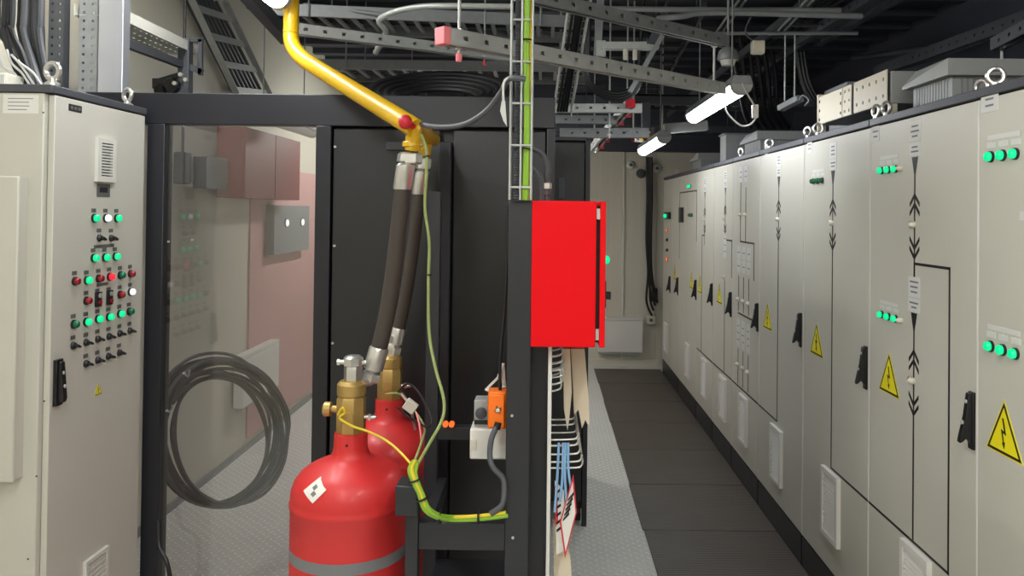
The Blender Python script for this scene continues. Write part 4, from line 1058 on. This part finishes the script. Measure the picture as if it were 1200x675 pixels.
def ladder(p0, p1, wd, width, label, hrail=.06, step=.25, matn='galvd', name='cable_ladder', grp='cable ladders overhead', rungw=.03):
    p0 = Vector(p0); p1 = Vector(p1); d = (p1-p0); L = d.length; d.normalize(); wd = Vector(wd).normalized(); n = d.cross(wd).normalized()
    r = thing(name, p0, label, 'cable ladder', grp)
    for s in (-.5, .5):
        b = MB(); c = (p0+p1)/2+wd*width*s
        b.obox(c, d*L/2, wd*.0015, n*hrail/2); b.obox(c+n*hrail/2-wd*s*.016, d*L/2, wd*.008, n*.0015); b.obox(c-n*hrail/2-wd*s*.016, d*L/2, wd*.008, n*.0015)
        b.build('side_rail', matn, r)
    k = int(L/step)
    for i in range(k):
        c = p0+d*(step*(i+.5)); MB().obox(c, d*rungw/2, wd*width/2, n*.008).build('rung', matn, r)
    if abs(d.z) < .1:
        for t in (.12, .88):
            for sgn in (-.5, .5):
                c = p0+d*L*t+wd*(width*sgn+math.copysign(.012, sgn)); MB().cyl((c.x, c.y, c.z-hrail/2), (c.x, c.y, ZC-.002), .005, 8).build('hanger', matn, r)
    return r
# leaning ladder at the upper left, along the left wall
Xl_ = XL+.07
r = thing('cable_ladder', QX(246, 0, Xl_), 'sloping cable ladder leaning on the left wall', 'cable ladder', 'cable ladders overhead')
La, Lb = QX(217, -14, Xl_), QX(283, 124, Xl_); Ra, Rb = QX(262, 0, Xl_), QX(322, 124, Xl_)
La.z = min(La.z, ZC-.01); Ra.z = min(Ra.z, ZC-.01)
for a_, b_ in ((La, Lb), (Ra, Rb)):
    b = MB(); b.beam(a_, b_, .05, .008, (1, 0, 0)); dd = (b_-a_).normalized(); sd = dd.cross(Vector((1, 0, 0)))
    b.beam(a_+sd*.022+Vector((.02, 0, 0)), b_+sd*.022+Vector((.02, 0, 0)), .004, .04, (1, 0, 0)); b.build('side_rail', 'galv', r)
for t in (.14, .36, .60, .84): MB().beam(La.lerp(Lb, t), Ra.lerp(Rb, t+.02), .04, .012, (1, 0, 0)).build('rung', 'galv', r)
b = MB()
for i in range(8):
    t = (i+.7)/8.4; o_ = Vector((-.03, 0, 0)); b.tube([La.lerp(Ra, t)+o_+Vector((0, 0, -.02)), Lb.lerp(Rb, t)+o_], .013, 8)
tag(b.build('cable_bundle', 'grcab'), 'grey cables lying side by side in the sloping ladder', 'cable bundle')
# ladders under the ceiling
ladder((-1.45, 4.35, 2.78), (.15, 4.55, 2.78), (0, 1, 0), .42, 'wide cable ladder under the ceiling behind the yellow pipe, nearest of two', .06, .085, 'galvd', rungw=.02)
ladder((-1.5, 5.3, 2.66), (.3, 5.3, 2.66), (0, 1, 0), .5, 'wide cable ladder under the ceiling, lower and farther of the two', .06, .1, 'galvd', rungw=.022)
ladder((.75, 4.3, 2.86), (1.0, 8.6, 2.86), (1, 0, 0), .22, 'narrow cable ladder running to the far wall above the lit lamps', .05, .3, 'dgrey')
ladder((1.5, 3.6, 2.86), (1.45, 8.6, 2.8), (1, 0, 0), .3, 'narrow cable ladder above the grey cabinet roofs', .05, .3, 'dgrey')
ladder((.05, 5.9, 2.55), (1.95, 5.9, 2.55), (0, 1, 0), .3, 'cable ladder crossing the aisle beyond the nearer lamp', .06, .12, 'dgrey')
ladder((.05, 7.4, 2.5), (1.95, 7.4, 2.5), (0, 1, 0), .3, 'cable ladder crossing the aisle near the far wall', .06, .12, 'dgrey')
# loose cables in the ladders
for (pa, pb, n, lab) in (((-1.4, 4.4, 2.808), (.1, 4.5, 2.808), 6, 'black cables lying in the nearer wide ladder'), ((-1.45, 5.25, 2.692), (.25, 5.35, 2.692), 7, 'black cables lying in the farther wide ladder'),
                     ((.1, 5.88, 2.59), (1.9, 5.9, 2.59), 5, 'dark cables lying in the ladder crossing the aisle'), ((1.52, 3.7, 2.90), (1.47, 8.5, 2.84), 5, 'dark cables lying above the cabinet roofs')):
    b = MB(); pa = Vector(pa); pb = Vector(pb); dd = (pb-pa).normalized(); sd = dd.cross(Vector((0, 0, 1)))
    for i in range(n):
        pts = [pa.lerp(pb, t)+sd*((i-n/2)*.045+random.uniform(-.012, .012))+Vector((0, 0, random.uniform(0, .01))) for t in (0, .25, .5, .75, 1)]
        b.tube(spl(pts, 5), random.choice((.010, .013, .016)), 8)
    tag(b.build('cable_bundle', 'bcab'), lab, 'cable bundle')
# tubes crossing near the frame top
def pipe(pts, r_, label, matn='galvd', cat='conduit', name='steel_conduit', n=12, sm=6):
    return tag(MB().tube(spl(pts, sm), r_, n).build(name, matn), label, cat)
pipe([P(648, 9, 4.0), P(770, 11, 4.0), P(985, 12, 4.0)], .014, 'straight steel conduit at the top of the frame right of the basket')
pipe([P(770, 22, 3.9), P(800, 19, 3.9), P(840, 15, 3.92), P(1010, 19, 3.95)], .014, 'steel conduit bending under the straight one at the frame top')
pipe([P(838, 39, 4.3), P(1005, 39, 4.3)], .010, 'thin steel conduit below the two top conduits')
pipe([P(440, 62, 3.9), P(452, 38, 3.8), P(444, 24, 3.75), P(462, 14, 3.7), P(492, 8, 3.65), P(530, 7, 3.6), P(600, 8, 3.6)], .014, 'curved pale conduit above the pink capped strut', 'galv')
pipe([P(356, 6, 4.2), P(400, 11, 4.2), P(450, 18, 4.2)], .013, 'short steel conduit at the top left of the curved one')
pipe([P(1000, 68, 6.2), P(1100, 55, 5.0), P(1205, 36, 4.2)], .02, 'dark conduit rising to the right frame edge', 'dgrey')
for k, (x0, y0, x1, y1) in enumerate(((838, 40, 866, 0), (845, 40, 874, 0), (912, 36, 945, 0), (919, 36, 953, 0))):
    pipe([P(x0, y0, 4.4), P(x1, y1, 3.9)], .007, ['leftmost', 'second', 'third', 'rightmost'][k]+' of four thin slanting rods at the top of the frame', 'galvd', 'rod', 'steel_rod', 8, 1)
# duct-like beam at the upper right
strut(P(947, 49, 5.0), P(1050, -12, 3.95), 'dark wide strut pointing at the camera above the cream box', .17, .05, None, 'dgrey')
strut(P(1030, 84, 5.6), P(1215, 18, 3.9), 'dark strut rising to the right frame edge above the near hood', .07, .07, None, 'dgrey')
strut(P(1168, 52, 3.3), P(1230, 20, 2.9), 'perforated bracket strut at the right frame edge', .05, .05, None, 'dgrey')
rod(P(1174, 62, 3.3), P(1174, 45, 3.3).z, P(1174, 70, 3.3).z, 'short hanger rod under the bracket strut at the right edge', .006, (P(1174, 52, 3.3).z,))
# small fixture on two rods
for k, sx in enumerate((920, 931.5)):
    rod(P(sx, 60, 4.6), P(sx, 38, 4.6).z, P(sx, 118, 4.6).z+.0, ('left' if k == 0 else 'right')+' rod of the pair holding the small grey light above the roof', .005, ())
r = thing('small_light', P(927, 122, 4.6), 'small grey unlit light hanging on two rods above the roofs', 'light')
MB().beam(P(915, 127, 4.7), P(938, 115, 4.5), .05, .035).build('light_housing', 'galvd', r, bevel=.004)
b = MB(); e_ = P(936, 118, 4.5); b.tube(spl([e_, e_+Vector((.02, -.01, .03)), e_+Vector((.05, -.02, 0)), e_+Vector((.03, -.01, -.03))], 6), .005, 8); b.build('cable', 'galvd', r)
r = thing('junction_box', P(890, 62, 3.9), 'small pale junction box above the near lamp', 'junction box')
p0 = P(882, 62, 3.9); p1 = P(897, 47, 3.9)
MB().box(p0.x, p1.x, 3.9, 3.95, p0.z, p1.z).build('box_body', 'offw', r, bevel=.006)
MB().box(p0.x+.004, p1.x-.004, 3.892, 3.9, p0.z+.004, p1.z-.004).build('lid', 'cream', r, bevel=.003)
b = MB(); b.tube(spl([P(884, 48, 3.92), P(876, 42, 3.92), P(874, 34, 3.92), P(880, 20, 3.92)], 6), .005, 8); b.build('cable', 'grcab', r)
r = thing('siren', P(853, 75, 3.85), 'small grey domed siren left of the junction box', 'siren')
p = P(853, 66, 3.85); MB().lathe([(.05, -.02), (.052, 0), (.045, .025), (.025, .042), (0, .046)], p, (0, 0, 1), 20).build('dome', 'galvd', r)
MB().lathe([(.03, -.045), (.04, -.02)], p, (0, 0, 1), 16).build('base', 'white', r)
MB().cyl(p+Vector((0, 0, .04)), Vector((p.x, p.y, ZC-.05)), .006, 8).build('stem', 'galvd', r)

# basket tray receding beyond
b0 = P(681, -14, 3.2); b1 = P(659, 126, 3.9)
r = basket('wire_basket_tray', [b0, b1], (1, 0, 0), (0, .3, 1), .085, .045, .045, .0035, 'sloping silver wire basket tray right of the vertical one', 'galv', 5)
b = MB()
for k in range(4):
    o_ = Vector(((k-1.5)*.014, .012, -.016)); b.tube(spl([b0+o_, b0.lerp(b1, .5)+o_+Vector((random.uniform(-.01, .01), 0, 0)), b1+o_], 6), .007, 8)
tag(b.build('cable_bundle', 'bcab'), 'black cables lying in the sloping wire basket tray', 'cable bundle')
# bracket frame in the middle of the ceiling
r = thing('overhead_hanger', P(740, 50, 4.2), 'steel hanger frame with a pale cross tube between the two struts', 'hanger')
MB().beam(P(704, 54, 4.2), P(772, 54, 4.2), .05, .04).build('cross_tube', 'galv', r, bevel=.004)
b = MB(); p = P(702, 20, 4.2); b.beam(Vector((p.x+.02, 4.2, ZC-.002)), P(700, 66, 4.2), .04, .02); b.build('upright', 'galvd', r)
b = MB(); b.prism([P(773, 20, 4.15), P(775, 52, 4.15), P(758, 50, 4.15)], (0, .03, 0)); b.build('gusset', 'dgrey', r)
b = MB(); b.beam(P(776, 42, 4.15), P(738, 108, 4.15), .03, .025); b.build('brace', 'galvd', r)
b = MB(); b.beam(P(704, 66, 4.2), P(704, 48, 4.2), .05, .03); b.build('end_plate', 'galv', r)
b = MB(); b.cyl(P(733, 58, 4.18), P(733, 70, 4.18), .014, 12); b.cyl(P(744, 58, 4.18), P(744, 70, 4.18), .012, 12); b.build('clamp', 'offw', r)
# far struts at the upper middle
strut(P(648, 127, 4.9), P(752, 127, 4.9), 'upper of three parallel struts above the black rack', .05, .05)
strut(P(651, 140, 5.1), P(722, 141, 5.1), 'middle of three parallel struts above the black rack', .05, .05, None, 'galvd')
strut(P(656, 156, 5.2), P(760, 156, 5.2), 'lowest of three parallel struts above the black rack', .05, .06, None, 'galvd')
strut(P(738, 122, 4.85), P(694, 176, 5.8), 'strut with red clips running away above the black rack', .05, .05, 'redc')
for t_, lab_ in ((.06, 'front hanger rod of the strut with red clips'), (.94, 'rear hanger rod of the strut with red clips')):
    c = P(738, 122, 4.85).lerp(P(694, 176, 5.8), t_); rod(c, ZC-.002, c.z-.035, lab_, .005, (c.z-.03, c.z+.03))
b = MB()
for t in (.15, .32, .5, .68, .85):
    c = P(738, 122, 4.85).lerp(P(694, 176, 5.8), t)+Vector((.03, 0, -.01)); b.obox(c, (.018, 0, 0), (0, .02, 0), (0, 0, .022))
tag(b.build('clip', 'redc'), 'row of red clips on the strut above the black rack', 'clips')
for k, (sx, y0, y1, yy) in enumerate(((714, 118, 162, 5.0), (742, 124, 162, 5.3), (776, 128, 168, 6.0))):
    rod(P(sx, y1, yy), ZC-.002, P(sx, y1, yy).z, ['left', 'middle', 'right'][k]+' one of three short hanger rods with red tips near the far lamp', .006, (P(sx, y1-4, yy).z,), 'redc' if k else None)
p = P(752, 158, 6.0); r = thing('cable_clamp', p, 'pair of yellow cable clamps beside the far lamp', 'clamp')
MB().box(p.x-.02, p.x+.015, 6.0, 6.03, p.z-.04, p.z+.05).build('clamp_body', 'yel', r); MB().box(p.x+.035, p.x+.07, 6.0, 6.03, p.z-.04, p.z+.05).build('clamp_body', 'yel', r)
MB().box(p.x-.05, p.x+.1, 6.03, 6.06, p.z-.05, p.z+.06).build('clamp_rail', 'galvd', r)
# hanging black cable loops
b = MB()
for k in range(4):
    b.tube(spl([Vector((.2+.01*k, 4.4, 2.86)), P(684+k*2, 70, 4.4), P(686+k*1.5, 94-k, 4.4), P(700, 110-k*2.5, 4.4), P(725, 118-k*3, 4.4), P(745, 108-k*3, 4.4), P(753-k, 85, 4.4), P(750, 60, 4.4), Vector((.55, 4.4, ZC-.01))], 8), .009, 8)
tag(b.build('cable_loops', 'bcab'), 'black cable loops sagging between the struts', 'cable bundle')
# pale duct to the right of the far lamp
MBp = MB().beam(P(778, 151, 5.6), P(829, 147, 5.6), .07, .07)
tag(MBp.build('duct', 'hood', bevel=.006), 'short pale rectangular duct right of the far lamp', 'duct')
o = MB().beam(P(757, 120, 5.5), P(757, 155, 5.5), .06, .06).build('hanger_post', 'dgrey', bevel=.003); tag(o, 'dark square hanger post above the far lamp', 'post')
# cables hanging at the right above the roofs
b = MB()
for k in range(6):
    b.tube(spl([P(858+k*9, 40+k*3, 5.5), P(864+k*9, 90, 5.6), P(872+k*8, 130, 5.7), P(880+k*9, 150, 5.8)], 6), .016, 8)
tag(b.build('cable_bundle', 'bcab'), 'thick dark cables hanging down behind the near lamp', 'cable bundle')
b = MB()
for k in range(3): b.tube(spl([P(934+k*4, 60, 5.0), P(940+k*4, 95, 5.0), P(952+k*4, 118, 5.0), P(966, 130, 5.0)], 6), .016, 8)
tag(b.build('cable_bundle', 'bcab'), 'dark cables curving down left of the cream box', 'cable bundle')

# big coil on top of the black housing
b = MB(); c = Vector((P(512, 110, 3.6).x, 3.66, 2.29))
for k in range(9):
    R = .325-.017*k; pts = []; tz = .13-.008*k
    for i in range(12):
        a_ = i*2*math.pi/12; pts.append(Vector((c.x+math.cos(a_)*R, c.y+math.sin(a_)*R*.95, c.z+math.sin(a_)*tz+.006*(k % 2)-.004*k)))
    b.tube(spl(pts, 4, True), .016, 8, True)
for t in (0, 2.1, 4.2, 1.2): b.cyl((c.x+math.cos(t)*.28, c.y+math.sin(t)*.27, 2.121), (c.x+math.cos(t)*.28, c.y+math.sin(t)*.27, c.z+math.sin(t)*.09), .014, 8)
tag(b.build('hose_coil', 'rub'), 'thick black hose coiled on the roof of the black housing', 'hose coil')
# small clutter beside the coil
r = thing('terminal_block', P(422, 98, 3.5), 'small pale perforated bracket with a red block on the black roof', 'bracket')
p = P(432, 106, 3.5)
b = MB(); b.perf((p.x-.12, 3.5, 2.125), (1, 0, 0), (0, 0, 1), .22, .06, .004, .05, .02, .014); b.build('plate', 'galv', r)
MB().box(p.x-.10, p.x-.06, 3.47, 3.495, 2.14, 2.19).build('red_block', 'redc', r, bevel=.003)

# ------------------------------------------------------------------ upper left clutter
YU = 3.14
def upost(x0, x1, Y, label, matn, rows=2, z0=.007):
    xa_ = P(x0, 50, Y).x; xb_ = P(x1, 50, Y).x
    r = thing('perforated_post', ((xa_+xb_)/2, Y, z0), label, 'steel post', 'perforated posts at the upper left'); b = MB()
    b.perf((xa_, Y, z0), (0, 0, 1), (1, 0, 0), ZC-z0-.002, xb_-xa_, .004, .034, .010, .009, rows)
    b.box(xa_-.002, xa_+.002, Y, Y+.04, z0, ZC-.002); b.box(xb_-.002, xb_+.002, Y, Y+.04, z0, ZC-.002)
    b.build('post_channel', matn, r)
    bb = MB().box(xa_-.01, xb_+.01, Y-.006, Y+.05, 0, z0); bb.build('foot_plate', matn, r)
upost(57, 74, 3.2, 'narrow dark perforated post at the upper left', 'dgrey')
upost(93, 114, 3.2, 'wider grey perforated post left of the silver duct', 'galvd')
o = MB().box(P(115, 50, 3.18).x, P(144, 50, 3.18).x, 3.18, 3.235, 0, ZC-.002).build('duct', 'alu', bevel=.003)
tag(o, 'flat silver vertical duct standing behind the left cabinet', 'duct')
cb = MB()
for k in range(16):
    x = random.uniform(-8, 50); b_ = random.uniform(-4, 4); yy = random.uniform(2.62, 2.84); r_ = random.choice((.008, .010, .013))
    top_ = P(x, -20, yy); mid = P(x+b_, 35, yy); low = P(min(52, x*.8+16+b_), 72+random.uniform(-8, 8), yy); end = P(min(60, x*.7+28), 94, yy-.02); end.z = 2.116+r_
    cb.m = 0 if k % 3 else 1
    top_.z = ZC-.02
    cb.tube(spl([top_, P(x+b_*.3, 0, yy), mid, low, end, Vector((end.x+.03, end.y, 2.114+r_))], 6), r_, 8)
tag(cb.build('cable_bundle', ['bcab', 'grcab']), 'black cables dropping onto the roof of the left cabinet', 'cable bundle')
b = MB()
for k in range(5):
    x = 2+k*6+random.uniform(-4, 4); e_ = P(x+24, 95, 2.6); e_.z = 2.119; b.tube(spl([P(x-6, 46+k*6, 2.6), P(x+random.uniform(-5, 5), 74, 2.6), P(x+12, 86, 2.6), e_], 6), .004, 8)
tag(b.build('cable_bundle', 'wcab'), 'thin pale cables among the black ones at the upper left', 'cable bundle')
p = P(3, 94, 2.55); r = thing('terminal_box', (p.x, 2.55, 2.1125), 'small off white box on the cabinet roof at the frame corner', 'terminal box')
MB().box(p.x-.08, P(12, 94, 2.55).x, 2.53, 2.62, 2.1125, P(5, 86, 2.55).z).build('box_body', 'offw', r, bevel=.006)
MB().box(p.x-.075, P(11, 94, 2.55).x, 2.525, 2.53, 2.117, P(5, 87, 2.55).z-.004).build('lid', 'white', r)
# channel tray seen from below
r = thing('channel_tray', P(190, 30, 3.6), 'pale grey channel tray seen from below at the upper left', 'cable tray')
t0, t1 = P(134, 18, 3.2), P(232, 45, 4.0); t1.z = t0.z
d = (t1-t0).normalized(); sd = d.cross(Vector((0, 0, 1))).normalized(); Lt = (t1-t0).length
b = MB(); b.perf(t0-sd*.0, d, -sd, Lt, .16, .003, .05, .02, .01, 3); b.build('tray_floor', 'galv', r)
b = MB(); b.obox((t0+t1)/2+Vector((0, 0, .02)), d*Lt/2, sd*.002, (0, 0, .024)); b.obox((t0+t1)/2-sd*.16+Vector((0, 0, .02)), d*Lt/2, sd*.002, (0, 0, .024)); b.build('tray_flange', 'cabl', r)
o = MB().beam(P(143, 49, 3.3), P(214, 76, 3.9), .03, .035).build('flat_bar', 'dgrey'); tag(o, 'dark flat bar sloping behind the silver duct', 'steel bar')
r = thing('bracket_arm', P(217, 105, 3.9), 'dark bracket arm standing behind the black top beam', 'bracket arm')
MB().beam(P(217.5, 46, 3.9), P(217, 124, 3.9), .055, .05).build('upright', 'dgrey', r, bevel=.003)
p = P(217, 120, 3.9); MB().box(XL, p.x+.02, 3.88, 3.93, p.z-.02, p.z+.03).build('wall_stub', 'dgrey', r, bevel=.003)
b = MB(); b.beam(P(235, 46, 3.9), P(235, 88, 3.9), .02, .02); b.beam(P(222, 78, 3.9), P(237, 85, 3.9), .02, .03); b.beam(P(211, 47, 3.9), P(238, 47, 3.9), .02, .02); b.build('side_loop', 'dgrey', r)
b = MB(); c = P(200, 98, 3.88)
c = P(203, 101, 3.88); b.lathe([(.035, -.03), (.042, -.02), (.042, .02), (.035, .03)], c, (0, 1, 0), 10); c = P(193, 106, 3.88); b.lathe([(.03, -.04), (.03, -.03), (.034, .03)], c, (.3, 1, .2), 8)
b.beam(P(187, 96, 3.9), P(214, 88, 3.9), .03, .03); b.beam(P(183, 104, 3.9), P(183, 92, 3.9), .03, .02); b.build('clutch', 'plast', r)
for (sx, sy) in ((213, 88), (219, 94), (206, 98)): p = P(sx, sy, 3.84); MB().cyl(p, p+Vector((0, -.02, 0)), .010, 8).build('bolt', 'silver', r)
o = MB().beam(QX(278, -20, XL+.9), QX(336, 45, XL+.9), .05, .06).build('roof_beam', 'dgrey'); tag(o, 'dark sloping roof beam behind the left lamp', 'steel beam')
o = MB().tube(spl([P(186, 610, 3.0), P(187, 640, 2.98), P(196, 660, 2.95), P(200, 690, 2.95), P(196, 730, 2.95)], 6), .008, 8).build('cable', 'bcab'); tag(o, 'black cable curling at the foot of the left black post', 'cable')

# ------------------------------------------------------------------ lamps
def lamp(x, y0, y1, z, label, rods=True, loop=False, lit=True, m='tube'):
    r = thing('ceiling_lamp', (x, (y0+y1)/2, z), label, 'fluorescent lamp', 'tube lamps')
    b = MB(); w = .050
    b.prism([(x-w, y0, z+.02), (x-w*.75, y0, z+.06), (x+w*.75, y0, z+.06), (x+w, y0, z+.02)], (0, y1-y0, 0)); b.build('lamp_housing', 'galvd', r, bevel=.003)
    b = MB(); n = 10; pr = [(x+math.cos(math.pi+math.pi*i/n)*w*.9, y0+.035, z+.018+math.sin(math.pi+math.pi*i/n)*.045) for i in range(n+1)]
    b.prism(pr, (0, y1-y0-.07, 0)); b.build('tube_diffuser', m if lit else 'white', r)
    for yy in (y0, y1-.035):
        b = MB(); pr = [(x+math.cos(math.pi+math.pi*i/n)*w*.96, yy, z+.02+math.sin(math.pi+math.pi*i/n)*.048) for i in range(n+1)]
        b.prism(pr, (0, .035, 0)); b.build('end_cap', 'hood', r)
    if rods:
        for yy in (y0+.2, y1-.2): MB().cyl((x, yy, z+.06), (x, yy, ZC-.04), .004, 8).build('suspension_rod', 'galvd', r)
    if loop:
        b = MB(); b.tube(spl([(x, y0-.002, z+.02), (x+.01, y0-.03, z-.02), (x+.07, y0+.02, z-.10), (x+.05, y0+.03, z-.155), (x-.0, y0+.04, z-.16), (x-.06, y0+.06, z-.09), (x-.05, y0+.1, z-.0)], 8), .004, 8)
        b.build('power_cable', 'wcab', r); p = Vector((x+.065, y0+.02, z-.09))
        MB().box(p.x-.015, p.x+.012, p.y-.012, p.y+.012, p.z-.04, p.z+.02).build('connector', 'white', r, bevel=.003)
    return r
lamp(.875, 3.56, 4.76, 2.30, 'lit tube lamp hanging nearest over the aisle beside the cabinets', True, True)
lamp(.80, 5.4, 6.6, 2.235, 'lit tube lamp hanging farther down the aisle near the far wall')
pL = P(322, 4, 3.15)
lamp(pL.x+.02, 1.95, 3.15, pL.z+.0, 'lit tube lamp cut by the top frame edge beside the yellow pipe')
lamp(-1.72, 4.6, 5.8, 2.28, 'unlit white tube lamp hanging behind the clear screen', lit=False)
lamp(-1.15, 6.5, 7.7, 2.5, 'added fill lamp in the left aisle, hidden behind the black panels', m='tube_added')  # added lamp, out of sight, brightens the space behind the screen
lamp(-1.5, 2.3, 3.5, 3.08, 'added unseen tube lamp under the ceiling above the clear screen', m='tube_added')  # added lamp, out of sight, brightens the upper left wall
lamp(.60, .1, 1.3, 2.75, 'added fill lamp over the near end of the aisle, out of the frame', m='tube_added')  # this and the lamps below are added, unseen, for frontal fill
lamp(.60, -1.7, -.5, 2.75, 'added fill lamp at the back of the room behind the camera, right side', m='tube_added')
lamp(-.75, .1, 1.3, 2.75, 'added fill lamp over the left part of the room, out of the frame', m='tube_added')
lamp(-.75, -1.7, -.5, 2.75, 'added fill lamp at the back of the room behind the camera, left side', m='tube_added')
